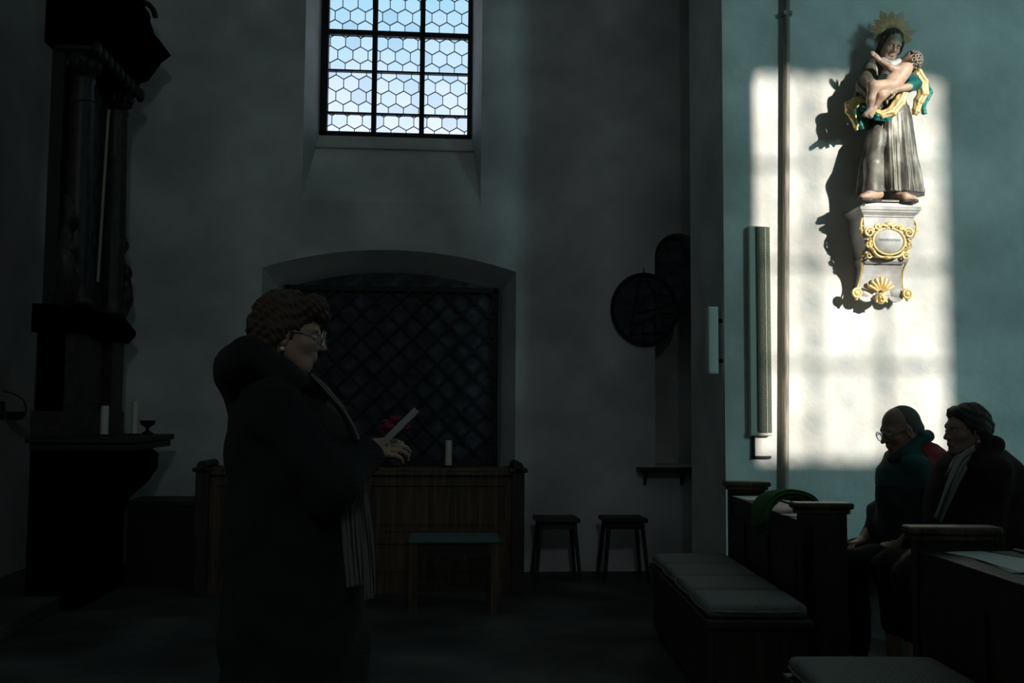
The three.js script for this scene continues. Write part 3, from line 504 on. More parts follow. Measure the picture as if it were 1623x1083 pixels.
// ------------------------------------------------------------ carved console and statue
const SZ = ZN + 0.145;                                   // plane through the middle of the statue
const SB = atZ(1407, 327, SZ);                          // where it stands
{
  // the console is measured on planes in front of the wall
  const o = thing('console', 'grey carved wall console with gilded scrolls and oval cartouche under the statue', 'console', V(SB.x, SB.y, ZN));
  const loc = (px, py, z) => atZ(px, py, ZN + z).sub(V(SB.x, SB.y, ZN));
  const cx = loc(1405, 382, 0.2).x;
  // plan outlines lofted downwards: half width at the front, half width at the wall, depth
  const sect = (y, wf, wb, d) => [[-wb + cx, y, 0], [-wf + cx, y, d], [wf + cx, y, d], [wb + cx, y, 0]];
  const solid = (secs) => { const p = []; const q = (a, b, c, d) => p.push(...a, ...b, ...c, ...a, ...c, ...d); for (let i = 0; i < secs.length - 1; i++) { const s = secs[i], t = secs[i + 1]; for (let k = 0; k < 3; k++) q(s[k], t[k], t[k + 1], s[k + 1]); } const s = secs[0], t = secs[secs.length - 1]; q(s[0], s[1], s[2], s[3]); q(t[3], t[2], t[1], t[0]); const g = new THREE.BufferGeometry(); g.setAttribute('position', new THREE.Float32BufferAttribute(p, 3)); g.computeVertexNormals(); return g; };
  const P = 1 / 250;
  mk('plinth', join(solid([sect(-0.002, 0.155, 0.143, 0.244), sect(-0.028, 0.16, 0.148, 0.248)])), M.silver, o);
  mk('cornice', join(solid([sect(-0.026, 0.195, 0.183, 0.260), sect(-0.032, 0.2, 0.188, 0.273), sect(-0.05, 0.2, 0.188, 0.273), sect(-0.052, 0.19, 0.178, 0.265), sect(-0.062, 0.19, 0.178, 0.265), sect(-0.082, 0.168, 0.156, 0.244), sect(-0.09, 0.168, 0.156, 0.244), sect(-0.094, 0.16, 0.148, 0.231)])), M.stone, o);
  mk('upper_body', join(solid([sect(-0.09, 0.165, 0.153, 0.235), sect(-0.15, 0.165, 0.153, 0.244), sect(-0.22, 0.158, 0.146, 0.231), sect(-0.29, 0.14, 0.128, 0.197), sect(-0.335, 0.125, 0.113, 0.168)])), M.stone, o);
  mk('neck_moulding', join(solid([sect(-0.33, 0.13, 0.118, 0.176), sect(-0.345, 0.14, 0.128, 0.189), sect(-0.365, 0.14, 0.128, 0.185), sect(-0.38, 0.128, 0.116, 0.168)])), M.stone, o);
  const low = []; // lower body with its scalloped foot
  mk('lower_body', join(solid([sect(-0.375, 0.128, 0.116, 0.155), sect(-0.44, 0.13, 0.118, 0.126), sect(-0.53, 0.145, 0.133, 0.101), sect(-0.575, 0.15, 0.138, 0.105)]), ...[-0.1, 0, 0.1].map((x) => mv(new THREE.CylinderGeometry(0.052, 0.045, 0.02, 24, 1).scale(1, 1, 1), cx + x, -0.575, 0.09, Math.PI / 2.6, 0, 0)), ...[-0.1, 0, 0.1].map((x) => sph(0.055, cx + x, -0.56, 0.07, 1, 0.75, 0.9, 14))), M.stone, o);
  // oval cartouche
  const cz = 0.24, cc = loc(1411, 382, cz + 0.02), cX = cc.x, cY = cc.y;
  const ca = mk('cartouche', metric(sph(0.1, 0, 0, 0, 1.0, 0.80, 0.38, 32).translate(cX, cY, cz - 0.012)), M.silver, o);
  const strokes = [];                                  // a worn line of lettering, no longer legible
  for (let k = 0; k < 17; k++) { const x = -0.066 + k * 0.0083, e = Math.sqrt(Math.max(0, 1 - (x / 0.1) ** 2 - 0.01)) * 0.038; strokes.push(box(0.003, 0.012 + 0.008 * rnd(), 0.002, cX + x, cY + 0.004 + 0.002 * rnd(), cz - 0.0115 + e, 0, 0, (rnd() - 0.5) * 0.5)); }
  mk('inscription', join(strokes), mat(lin(0.16, 0.16, 0.17)), ca);
  // gilded frame and scrolls
  const spiral = (x, y, r, turns, a0, dir, z, th, n = 26) => { const pts = []; for (let k = 0; k <= n; k++) { const a = a0 + dir * turns * Math.PI * 2 * k / n, q = r * (1 - 0.8 * k / n); pts.push([x + Math.cos(a) * q, y + Math.sin(a) * q, z + 0.012 * k / n]); } return taperTube(pts, th, th * 0.65, 48, 7); };
  mk('cartouche_frame', join(mv(new THREE.TorusGeometry(0.104, 0.0085, 8, 48).scale(1, 0.82, 1), cX, cY, cz + 0.002)), M.gold, o);
  for (const s of [-1, 1]) {
    const X = (x) => cX + s * x;
    mk('gilt_scroll', join(spiral(X(0.128), cY + 0.055, 0.034, 1.5, s > 0 ? 2.6 : 0.5, -s, cz + 0.002, 0.0095), spiral(X(0.132), cY - 0.02, 0.028, 1.4, s > 0 ? 1.2 : 1.9, s, cz - 0.004, 0.009), taperTube([[X(0.098), cY - 0.055, cz - 0.01], [X(0.122), cY - 0.04, cz], [X(0.132), cY - 0.01, cz + 0.005], [X(0.118), cY + 0.02, cz + 0.012]], 0.012, 0.006)), M.gold, o);
    mk('gilt_scroll', join(spiral(X(0.122), cY - 0.088, 0.025, 1.4, s > 0 ? 0.6 : 2.5, s, cz - 0.03, 0.008), taperTube([[X(0.1), cY - 0.06, cz - 0.01], [X(0.075), cY - 0.088, cz - 0.01], [X(0.035), cY - 0.1, cz - 0.01], [X(0.01), cY - 0.098, cz - 0.005]], 0.012, 0.007)), M.gold, o);
    mk('gilt_scroll', join(spiral(X(0.075), cY + 0.088, 0.022, 1.3, s > 0 ? 3.2 : 0, -s, cz + 0.002, 0.008), taperTube([[X(0.012), cY + 0.092, cz + 0.01], [X(0.045), cY + 0.102, cz + 0.008], [X(0.09), cY + 0.083, cz + 0.004], [X(0.118), cY + 0.06, cz]], 0.011, 0.006)), M.gold, o);
    // scrolled edges of both bodies, end rosettes
    mk('gilt_edging', join(taperTube([[cx + s * 0.168, -0.10, 0.225], [cx + s * 0.182, -0.14, 0.235], [cx + s * 0.175, -0.19, 0.23], [cx + s * 0.162, -0.22, 0.22]], 0.009, 0.006), taperTube([[cx + s * 0.142, -0.30, 0.17], [cx + s * 0.15, -0.345, 0.17], [cx + s * 0.138, -0.42, 0.13], [cx + s * 0.146, -0.5, 0.102], [cx + s * 0.16, -0.55, 0.1]], 0.009, 0.006), spiral(cx + s * 0.172, -0.16, 0.03, 1.3, s > 0 ? 1.5 : 1.6, s, 0.225, 0.008)), M.gold, o);
    mk('gilt_rosette', join(sph(0.026, cx + s * 0.168, -0.565, 0.118, 1, 1, 0.7, 14), mv(new THREE.TorusGeometry(0.028, 0.008, 8, 20), cx + s * 0.168, -0.565, 0.125), sph(0.012, cx + s * 0.168, -0.6, 0.118, 1, 1.2, 0.7, 10)), M.gold, o);
  }
  mk('gilt_crest', join(sph(0.018, cX, cY + 0.108, cz + 0.006, 1.5, 1, 0.8, 12), sph(0.012, cX - 0.03, cY + 0.105, cz + 0.005, 1.4, 0.8, 0.8, 10), sph(0.012, cX + 0.03, cY + 0.105, cz + 0.005, 1.4, 0.8, 0.8, 10), sph(0.014, cX, cY - 0.102, cz - 0.01, 1.6, 0.8, 0.8, 10)), M.gold, o);
  // shell with a small mask below
  const sh = loc(1396, 462, 0.14);
  for (let k = 0; k < 7; k++) { const a = (k - 3) * 0.36, L = 0.095 - Math.abs(k - 3) * 0.003; mk('shell_rib', join(taperTube([[sh.x + Math.sin(a) * 0.02, sh.y - 0.01 + Math.cos(a) * 0.02, 0.135], [sh.x + Math.sin(a) * L * 0.6, sh.y - 0.01 + Math.cos(a) * L * 0.6, 0.152], [sh.x + Math.sin(a) * L, sh.y - 0.01 + Math.cos(a) * L, 0.15]], 0.006, 0.0115, 14, 7), sph(0.0125, sh.x + Math.sin(a) * L, sh.y - 0.01 + Math.cos(a) * L, 0.15, 1, 1, 0.8, 8)), M.gold, o); }
  { const f = new Field(), c = V(sh.x + 0.002, sh.y - 0.045, 0.14); f.ell(c, 0.03, 0.038, 0.03, 0.01).cap(c.clone().add(V(0, 0.004, 0.028)), c.clone().add(V(0, -0.008, 0.034)), 0.004, 0.006, 0.006).cap(c.clone().add(V(-0.012, -0.02, 0.02)), c.clone().add(V(0.012, -0.02, 0.02)), 0.006, 0.006, 0.006); for (const s of [-1, 1]) f.ell(c.clone().add(V(s * 0.012, 0.006, 0.03)), 0.006, 0.005, 0.006, 0.004, null, true).cap(c.clone().add(V(s * 0.03, 0.01, 0)), c.clone().add(V(s * 0.034, -0.025, 0.006)), 0.009, 0.006, 0.008); mk('gilt_mask', f.mesh(0.004, 0.01), M.gold, o); }
}

// head with a face, local frame: eyes at y = 0, face towards +z, crown at about 0.118
function headField(o = {}) {
  const f = new Field(), n = o.nose ?? 1, s = o.slim ?? 1;
  f.ell(V(0, 0.032, -0.012), 0.074 * s, 0.086, 0.092, 0.02).ell(V(0, -0.034, 0.032), 0.058 * s, 0.078, 0.058, 0.03);
  f.cap(V(-0.02, -0.092, 0.055), V(0.02, -0.092, 0.055), 0.018, 0.018, 0.025);
  for (const q of [-1, 1]) { f.cap(V(q * 0.05 * s, -0.052, 0.0), V(q * 0.022, -0.094, 0.05), 0.018, 0.015, 0.03); f.ell(V(q * 0.04 * s, -0.026, 0.058), 0.02, 0.018, 0.02, 0.02); }
  f.cap(V(-0.036, 0.02, 0.07), V(0.036, 0.02, 0.07), 0.013, 0.013, 0.02);
  for (const q of [-1, 1]) f.ell(V(q * 0.031, 0.0, 0.092), 0.019, 0.012, 0.018, 0.010, null, true);
  f.cap(V(0, 0.008, 0.083), V(0, -0.030, 0.083 + 0.022 * n), 0.008, 0.011, 0.012);
  for (const q of [-1, 1]) f.ell(V(q * 0.010, -0.034, 0.093), 0.009, 0.008, 0.010, 0.006);
  f.cap(V(-0.016, -0.058, 0.085), V(0.016, -0.058, 0.085), 0.0065, 0.0065, 0.007).cap(V(-0.014, -0.068, 0.083), V(0.014, -0.068, 0.083), 0.007, 0.007, 0.007);
  f.cap(V(-0.02, -0.063, 0.096), V(0.02, -0.063, 0.096), 0.0022, 0.0022, 0.003, true);
  for (const q of [-1, 1]) { f.ell(V(q * 0.074 * s, -0.012, -0.006), 0.010, 0.032, 0.019, 0.008, new THREE.Euler(0, q * 0.35, 0)); f.ell(V(q * 0.083 * s, -0.010, 0.0), 0.006, 0.018, 0.009, 0.004, null, true); }
  f.cap(V(0, -0.05, -0.025), V(0, -0.17, -0.05), 0.054 * s, 0.058 * s, 0.03);
  return f;
}
// hand, local frame: wrist at the origin, fingers along +z, palm towards -y, thumb towards side * x
function handField(side, curl, sc = 1) {
  const f = new Field(), q = (x, y, z) => V(x * side * sc, y * sc, z * sc);
  f.cap(q(0, 0, -0.03), q(0, 0, 0.01), 0.024 * sc, 0.024 * sc, 0.02); f.cap(q(0.02, -0.002, 0.03), q(0.024, 0, 0.078), 0.016 * sc, 0.013 * sc, 0.02); f.cap(q(-0.02, -0.002, 0.03), q(-0.026, 0, 0.07), 0.016 * sc, 0.012 * sc, 0.02); f.cap(q(0, 0, 0.02), q(0, 0.002, 0.078), 0.019 * sc, 0.014 * sc, 0.02);
  const L = [[0.029, 0.083, 0.040, 0.024, 0.02], [0.010, 0.088, 0.045, 0.028, 0.022], [-0.010, 0.084, 0.041, 0.026, 0.021], [-0.029, 0.074, 0.032, 0.02, 0.018]];
  L.forEach(([x, z, a, b, c], i) => { let p = q(x, 0, z - 0.012), an = curl * (0.7 + i * 0.12); const r = (i === 3 ? 0.0078 : 0.0088) * sc; [a + 0.012, b, c].forEach((l, k) => { const e = p.clone().add(V(0, -Math.sin(an) * l * sc, Math.cos(an) * l * sc)); f.cap(p, e, r * (1 - k * 0.07), r * (0.94 - k * 0.08), 0.006); p = e; an += curl; }); });
  let p = q(0.026, -0.006, 0.018); for (const [dx, dy, dz, l, r] of [[0.6, -0.35, 0.7, 0.04, 0.0125], [0.35, -0.4, 0.85, 0.03, 0.0105], [0.1, -0.35, 0.93, 0.024, 0.009]]) { const e = p.clone().add(V(dx * side, dy, dz).normalize().multiplyScalar(l * sc)); f.cap(p, e, r * sc, r * 0.92 * sc, 0.01); p = e; }
  return f;
}
const frame = (pos, fwd, up, scale = 1) => { const z = fwd.clone().normalize(), x = up.clone().cross(z).normalize(), y = z.clone().cross(x); return new THREE.Matrix4().makeBasis(x, y, z).scale(V(scale, scale, scale)).setPosition(pos); };
const pose = (field, m, cell) => { const f = new Field().inside(field, m, 0.001); return f.mesh(cell, 0.01); };

const wrinkleS = (f, fn) => { const g = new Field(); g.min.copy(f.min); g.max.copy(f.max); return g.add((x, y, z) => f.at(x, y, z) + fn(x, y, z)); };
{ // the statue: a robed woman with a child on her arm
  const o = thing('statue', 'carved and painted statue of a robed woman holding a child on the console', 'statue', V(SB.x, SB.y, SZ));
  const S = (px, py, z = 0) => atZ(px, py, SZ + z).sub(V(SB.x, SB.y, SZ));
  // robe with deep folds
  const sec = [[168, 1385, 1440, 0.085], [195, 1379, 1446, 0.10], [240, 1372, 1453, 0.115], [280, 1366, 1461, 0.125], [308, 1363, 1465, 0.13]].map(([py, a, b, rz]) => { const l = S(a, py, 0), r = S(b, py, 0); return [l.y, (l.x + r.x) / 2, (r.x - l.x) / 2, 0, rz]; });
  const groove = S(1404, 250, 0.1).x;
  const robe = new Field(); robe.stack(sec, 0.01, (x, y, z, a) => { const t = clamp((0.68 - y) / 0.5, 0.15, 1); const w = Math.sin(a * 9 + 1.2 + y * 1.6) * 0.55 + Math.sin(a * 15 - y * 3 + 0.4) * 0.3 + Math.sin(a * 5 + 2 + y * 2) * 0.4; let d = 0.015 * t * (w + 0.5 * Math.abs(Math.sin(a * 11 + 0.6 - y * 1.2)) + 0.25 * Math.sin(a * 27 + y * 5)); if (z > 0) d += 0.05 * Math.exp(-(((x - groove - (0.35 - y) * 0.03) / 0.014) ** 2)) * smooth(y, 0.02, 0.12) * (1 - smooth(y, 0.5, 0.64)); return d; });
  // bent knee pushes the cloth forward on the left
  robe.cap(S(1392, 215, 0.06), S(1384, 260, 0.10), 0.05, 0.045, 0.06).cap(S(1384, 260, 0.10), S(1378, 306, 0.07), 0.045, 0.04, 0.06);
  mk('robe', robe.mesh(0.0065), M.robe, o);
  // bodice and mantle of dark brown
  const bod = new Field(); const sh1 = S(1384, 108, -0.01), sh2 = S(1430, 106, -0.01);
  bod.stack([[S(0, 100).y, S(1406, 100).x, 0.07, 0, 0.05], [S(0, 118).y, S(1407, 118).x, 0.115, 0, 0.085], [S(0, 145).y, S(1409, 145).x, 0.105, 0.005, 0.085], [S(0, 172).y, S(1411, 172).x, 0.11, 0, 0.085]], 0.02, (x, y, z, a) => 0.006 * Math.sin(a * 12 + y * 8));
  bod.cap(sh1, S(1371, 133, 0.04), 0.052, 0.05, 0.03).cap(S(1371, 133, 0.04), S(1382, 152, 0.1), 0.05, 0.042, 0.03);
  bod.cap(sh1, S(1366, 150, -0.02), 0.055, 0.045, 0.03).add((x, y, z) => 1, 0.01);
  bod.cap(sh2, S(1444, 126, 0.05), 0.05, 0.05, 0.03);
  const bodf = new Field(); bodf.min.copy(bod.min); bodf.max.copy(bod.max); bodf.add((x, y, z) => bod.at(x, y, z) + 0.0045 * Math.sin(x * 120 - z * 90 + y * 12 + Math.sin(y * 20)) * (x < -0.03 ? 1 : 0.4));
  mk('mantle', bodf.mesh(0.006), M.veil, o);
  // teal sleeve on the right and gilt mantle hanging from that arm
  const slv = new Field(); slv.cap(S(1434, 122, 0.05), S(1450, 133, 0.09), 0.042, 0.04, 0.02).cap(S(1450, 133, 0.09), S(1441, 138, 0.13), 0.04, 0.034, 0.02);
  mk('sleeve', slv.mesh(0.006), M.teal, o);
  const drape = (name, m, pts, w, fold) => { // cloth hanging in three soft folds along its length
    const f = new Field();
    for (const q of [-1, 0, 1]) { const row = pts.map(([px, py, z, r], i) => { const a = pts[Math.max(0, i - 1)], b = pts[Math.min(pts.length - 1, i + 1)], l = Math.hypot(b[0] - a[0], b[1] - a[1]) || 1, e = q * r * 235; return [S(px - (b[1] - a[1]) / l * e, py + (b[0] - a[0]) / l * e, z + (q ? -0.004 : 0.008)), r * 0.62]; }); row.forEach(([p, r], i) => { if (i) f.cap(row[i - 1][0], p, row[i - 1][1], r, 0.011); }); }
    return mk(name, wrinkleS(f, (x, y, z) => fold * 0.3 * Math.sin((x + y) * 60 + z * 200)).mesh(0.0045), m, o);
  };
  drape('gilt_mantle', M.gold, [[1441, 114, 0.03, 0.02], [1452, 119, 0.06, 0.03], [1461, 132, 0.06, 0.028], [1463, 148, 0.06, 0.024], [1456, 160, 0.06, 0.02], [1452, 175, 0.06, 0.017], [1450, 181, 0.06, 0.012]], 0, 0.004);
  drape('mantle_lining', M.teal, [[1465, 128, 0.03, 0.014], [1470, 146, 0.035, 0.022], [1466, 156, 0.035, 0.018], [1463, 168, 0.05, 0.012], [1465, 180, 0.055, 0.012]], 0, 0.003);
  // mantle swag across the waist: gold outside, teal lining
  drape('gilt_mantle', M.gold, [[1434, 143, 0.12, 0.02], [1426, 160, 0.12, 0.024], [1414, 176, 0.125, 0.022], [1398, 182, 0.13, 0.016], [1386, 176, 0.12, 0.012]], 0, 0.004);
  drape('mantle_lining', M.teal, [[1424, 170, 0.10, 0.016], [1404, 186, 0.11, 0.02], [1390, 184, 0.12, 0.018], [1376, 172, 0.10, 0.016], [1366, 170, 0.06, 0.018]], 0, 0.004);
  drape('gilt_mantle', M.gold, [[1372, 158, 0.05, 0.018], [1358, 162, 0.05, 0.022], [1347, 168, 0.05, 0.022], [1346, 176, 0.05, 0.018], [1352, 186, 0.05, 0.014], [1357, 200, 0.05, 0.010], [1358, 206, 0.05, 0.007]], 0, 0.004);
  drape('mantle_lining', M.teal, [[1360, 172, 0.035, 0.018], [1360, 186, 0.035, 0.016], [1365, 198, 0.04, 0.016], [1368, 204, 0.04, 0.009]], 0, 0.003);
  { const f = new Field(); f.ell(S(1362, 176, 0.01), 0.062, 0.075, 0.028, 0.03, new THREE.Euler(0, 0, -0.25)).ell(S(1372, 190, 0.01), 0.05, 0.07, 0.03, 0.03).cap(S(1368, 150, 0), S(1364, 170, 0.01), 0.04, 0.04, 0.03); mk('mantle', wrinkleS(f, (x, y, z) => 0.003 * Math.sin(x * 130 + y * 30)).mesh(0.006), M.veil, o); }
  drape('mantle', M.veil, [[1368, 150, 0.0, 0.035], [1360, 160, 0.01, 0.025], [1352, 166, 0.02, 0.015]], 0, 0.003);
  // head, bent towards the child, and neck; hands and feet
  const hp = S(1412, 73, 0.05), hm = frame(hp, V(-0.05, -0.42, 1), V(0.26, 1, 0.3), 0.84);
  const head = headField({ nose: 0.9, slim: 0.95 });
  mk('head', pose(head, hm, 0.004), M.carnation, o);
  for (const q of [-1, 1]) mk('eye', metric(sph(0.0095, q * 0.031, -0.003, 0.076, 1, 1, 1, 10).applyMatrix4(hm)), M.eye, o);
  const hair = new Field(); hair.ell(V(0, 0.05, -0.03), 0.085, 0.088, 0.092, 0.02).cap(V(-0.074, 0.03, 0.0), V(-0.072, -0.08, -0.02), 0.026, 0.02, 0.02).cap(V(0.074, 0.03, 0.0), V(0.08, -0.03, -0.02), 0.026, 0.02, 0.02).cap(V(0, 0, -0.08), V(0, -0.14, -0.09), 0.06, 0.05, 0.03).ell(V(0, -0.01, 0.11), 0.05, 0.075, 0.08, 0.015, null, true);
  const hairw = new Field(); hairw.min.copy(hair.min); hairw.max.copy(hair.max); hairw.add((x, y, z) => hair.at(x, y, z) + 0.003 * Math.sin(x * 190 + Math.sin(y * 60) * 1.5 + z * 120));
  mk('hair', pose(hairw, hm, 0.005), M.statuehair, o);
  const scarf = new Field(); scarf.cap(S(1399, 96, 0.07), S(1412, 104, 0.10), 0.022, 0.024, 0.02).cap(S(1412, 104, 0.10), S(1428, 96, 0.07), 0.024, 0.02, 0.02).cap(S(1412, 104, 0.1), S(1411, 112, 0.095), 0.02, 0.012, 0.02);
  mk('neck_cloth', scarf.mesh(0.005), M.silver, o);
  // her hand and forearm under the child
  const hand = new Field(); const e1 = S(1441, 138, 0.14), w1 = S(1420, 142, 0.165); hand.cap(e1, w1, 0.026, 0.02, 0.012).inside(handField(1, 0.18, 0.62), frame(w1, S(1396, 148, 0.17).sub(w1), V(0, 0.4, 1)), 0.008);
  mk('hand', hand.mesh(0.0035, 0.01), M.carnation, o);
  for (const [a, b, c] of [[[1392, 311, 0.07], [1377, 319, 0.11], [1366, 322, 0.13]], [[1424, 311, 0.06], [1434, 318, 0.10], [1449, 321, 0.12]]]) {
    const f = new Field(), p = S(...a), q = S(...b), r = S(...c); p.y = 0.062; q.y = 0.04; r.y = 0.027; f.cap(p, q, 0.034, 0.03, 0.012).cap(q, r, 0.03, 0.019, 0.012); mk('foot', f.mesh(0.005), M.carnation, o);
    const s = new Field(); for (const [u, v] of [[p, q], [q, r]]) s.cap(V(u.x, 0.010, u.z), V(v.x, 0.010, v.z), 0.032, 0.026, 0.012); const s2 = new Field(); s2.min.copy(s.min); s2.max.copy(s.max); s2.add((x, y, z) => Math.max(s.at(x, y, z), y - 0.02, 0.001 - y)); mk('shoe_sole', s2.mesh(0.004), M.statuehair, o);
  }
  mk('ground_block', join(rbox(0.30, 0.022, 0.2, 0.008, 0, 0.012, 0.0)), M.veil, o);
  // child
  const ch = new Field(), Z = 0.12;
  ch.cap(S(1432, 112, Z), S(1419, 129, Z), 0.052, 0.054, 0.03).ell(S(1414, 130, Z + 0.01), 0.055, 0.05, 0.05, 0.03);
  ch.cap(S(1441, 106, Z), S(1445, 98, Z - 0.01), 0.026, 0.026, 0.02).ell(S(1447, 97, Z - 0.015), 0.053, 0.057, 0.054, 0.015).ell(S(1437, 96, Z - 0.03), 0.03, 0.036, 0.03, 0.02);
  const hnd = S(1393, 95, 0.13); ch.cap(S(1428, 112, Z + 0.02), S(1410, 107, 0.15), 0.024, 0.021, 0.02).cap(S(1410, 107, 0.15), hnd, 0.021, 0.015, 0.012).inside(handField(-1, 0.2, 0.42), frame(hnd, V(-0.6, 0.65, 0.1), V(0.1, 0.2, 1)), 0.006);
  ch.cap(S(1416, 135, Z + 0.03), S(1384, 137, Z + 0.07), 0.040, 0.036, 0.02).cap(S(1384, 138, Z + 0.07), S(1380, 158, Z + 0.06), 0.034, 0.026, 0.02).cap(S(1380, 158, Z + 0.06), S(1379, 175, Z + 0.05), 0.026, 0.019, 0.015).cap(S(1379, 176, Z + 0.05), S(1371, 182, Z + 0.09), 0.02, 0.015, 0.012);
  ch.cap(S(1412, 140, Z + 0.02), S(1398, 152, Z + 0.05), 0.034, 0.028, 0.02).cap(S(1398, 152, Z + 0.05), S(1386, 170, Z + 0.02), 0.026, 0.018, 0.015).cap(S(1386, 172, Z + 0.02), S(1380, 185, Z + 0.06), 0.018, 0.014, 0.012);
  mk('child', ch.mesh(0.004), M.carnation, o);
  const curls = []; const hc = S(1447, 96, Z - 0.012); for (let k = 0; k < 46; k++) { const y = 1 - 2 * (k + 0.5) / 46, a = k * 2.4, r = Math.sqrt(1 - y * y), d = V(Math.cos(a) * r, y, Math.sin(a) * r); if (d.x < -0.45 && d.y < 0.5) continue; curls.push(mv(new THREE.TorusGeometry(0.0105, 0.0065, 6, 10), 0, 0, 0).applyQuaternion(new THREE.Quaternion().setFromUnitVectors(V(0, 0, 1), d)).translate(hc.x + d.x * 0.056, hc.y + d.y * 0.06, hc.z + d.z * 0.057)); }
  mk('child_curls', join(curls), M.curl, o);
  // halo of gilt rays behind the head
  const hc2 = S(1414, 52, 0.0); const halo = new THREE.Group(); halo.name = 'halo'; o.add(halo);
  for (let k = 0; k < 9; k++) {
    const a = R(-112 + k * 28), g = [];
    for (let q = -2; q <= 2; q++) { const b = a + q * 0.092, L = (k % 2 ? 0.162 : 0.148) - Math.abs(q) * 0.013, s = 0.035; g.push(flatbar(V(hc2.x + Math.sin(b) * s, hc2.y + Math.cos(b) * s, hc2.z), V(hc2.x + Math.sin(b) * L, hc2.y + Math.cos(b) * L, hc2.z + 0.004), 0.0062, 0.007)); }
    mk('halo_ray', join(g), M.haloGold, halo);
  }
  mk('halo_ring', join(mv(new THREE.TorusGeometry(0.04, 0.008, 8, 24), hc2.x, hc2.y, hc2.z)), M.haloGold, halo);
}

// ------------------------------------------------------------ pews on the right
const TILT = R(-4), tilted = (c, x, z) => V(c.x + x * Math.cos(TILT) + z * Math.sin(TILT), 0, c.z - x * Math.sin(TILT) + z * Math.cos(TILT));
const bench = (name, label, c, w, d, h) => {                 // low bench along z
  const o = thing(name, label, 'bench', c, TILT);
  mk('seat', join(rbox(w, 0.04, d, 0.01, 0, h - 0.02, 0)), M.darkwood, o);
  mk('front_board', join(bb(-w / 2 + 0.02, -w / 2 + 0.045, 0.05, h - 0.04, -d / 2 + 0.03, d / 2 - 0.03)), M.darkwood, o);
  for (const s of [-1, 0, 1]) mk('support', join(bb(-w / 2 + 0.045, w / 2 - 0.02, 0, h - 0.04, s * (d / 2 - 0.04) - 0.02, s * (d / 2 - 0.04) + 0.02)), M.darkwood, o);
  return o;
};
const PT = 0.86, DY = PT - 0.085;
function parapet(name, label, c, w, d, over = -0.02) {                      // solid pew front with flat book desk, end panels and moulded caps
  const o = thing(name, label, 'pew', c, TILT), top = PT;
  mk('front_board', join(bb(-w / 2 + 0.03, -w / 2 + 0.08, 0, DY - 0.01, -d / 2, d / 2), bb(-w / 2 + 0.015, -w / 2 + 0.06, 0, 0.12, -d / 2, d / 2)), M.darkwood, o);
  const n = 3; for (let k = 0; k < n; k++) { const q = -d / 2 + d * (k + 0.5) / n; mk('panel', join(bb(-w / 2 + 0.018, -w / 2 + 0.034, 0.2, top - 0.2, q - d / n / 2 + 0.08, q + d / n / 2 - 0.08)), M.darkwood, o); }
  mk('book_desk', join(bb(-w / 2 + 0.03, w / 2 + over, DY - 0.022, DY, -d / 2 + 0.05, d / 2 - 0.05, 0.006), rbox(0.02, 0.035, d - 0.1, 0.006, w / 2 + over, DY - 0.008, 0)), M.darkwood, o);
  for (const s of [-1, 1]) { const e = mk('end_panel', join(bb(-w / 2 + 0.02, w / 2 - 0.02, 0, top - 0.03, s * (d / 2 - 0.025) - 0.025, s * (d / 2 - 0.025) + 0.025), bb(-w / 2 + 0.005, w / 2 - 0.005, 0, 0.14, s * (d / 2 - 0.025) - 0.03, s * (d / 2 - 0.025) + 0.03)), M.darkwood, o); mk('cap_moulding', join(rbox(w + 0.02, 0.03, 0.10, 0.012, 0, top - 0.015, s * (d / 2 - 0.03)), rbox(w - 0.01, 0.022, 0.08, 0.008, 0, top - 0.04, s * (d / 2 - 0.03))), M.brownwood, e); }
  return o;
}
const CA = V(1.795, 0, -5.09), CB = V(1.785, 0, -2.55), BA = V(1.415, 0, -4.90), BB = V(1.36, 0, -2.45);
parapet('desk_pew', 'dark wooden pew front with book desk holding the green cloth', CA, 0.25, 1.44);
parapet('desk_pew', 'dark wooden pew front with loose papers on its book desk beside the seated people', CB, 0.31, 1.88, 0.06);
bench('low_bench', 'dark wooden bench with cushions before the pew front that holds the green cloth', BA, 0.45, 1.60, 0.40);
bench('low_bench', 'dark wooden bench with cushions before the pew front with loose papers', BB, 0.52, 1.64, 0.40);
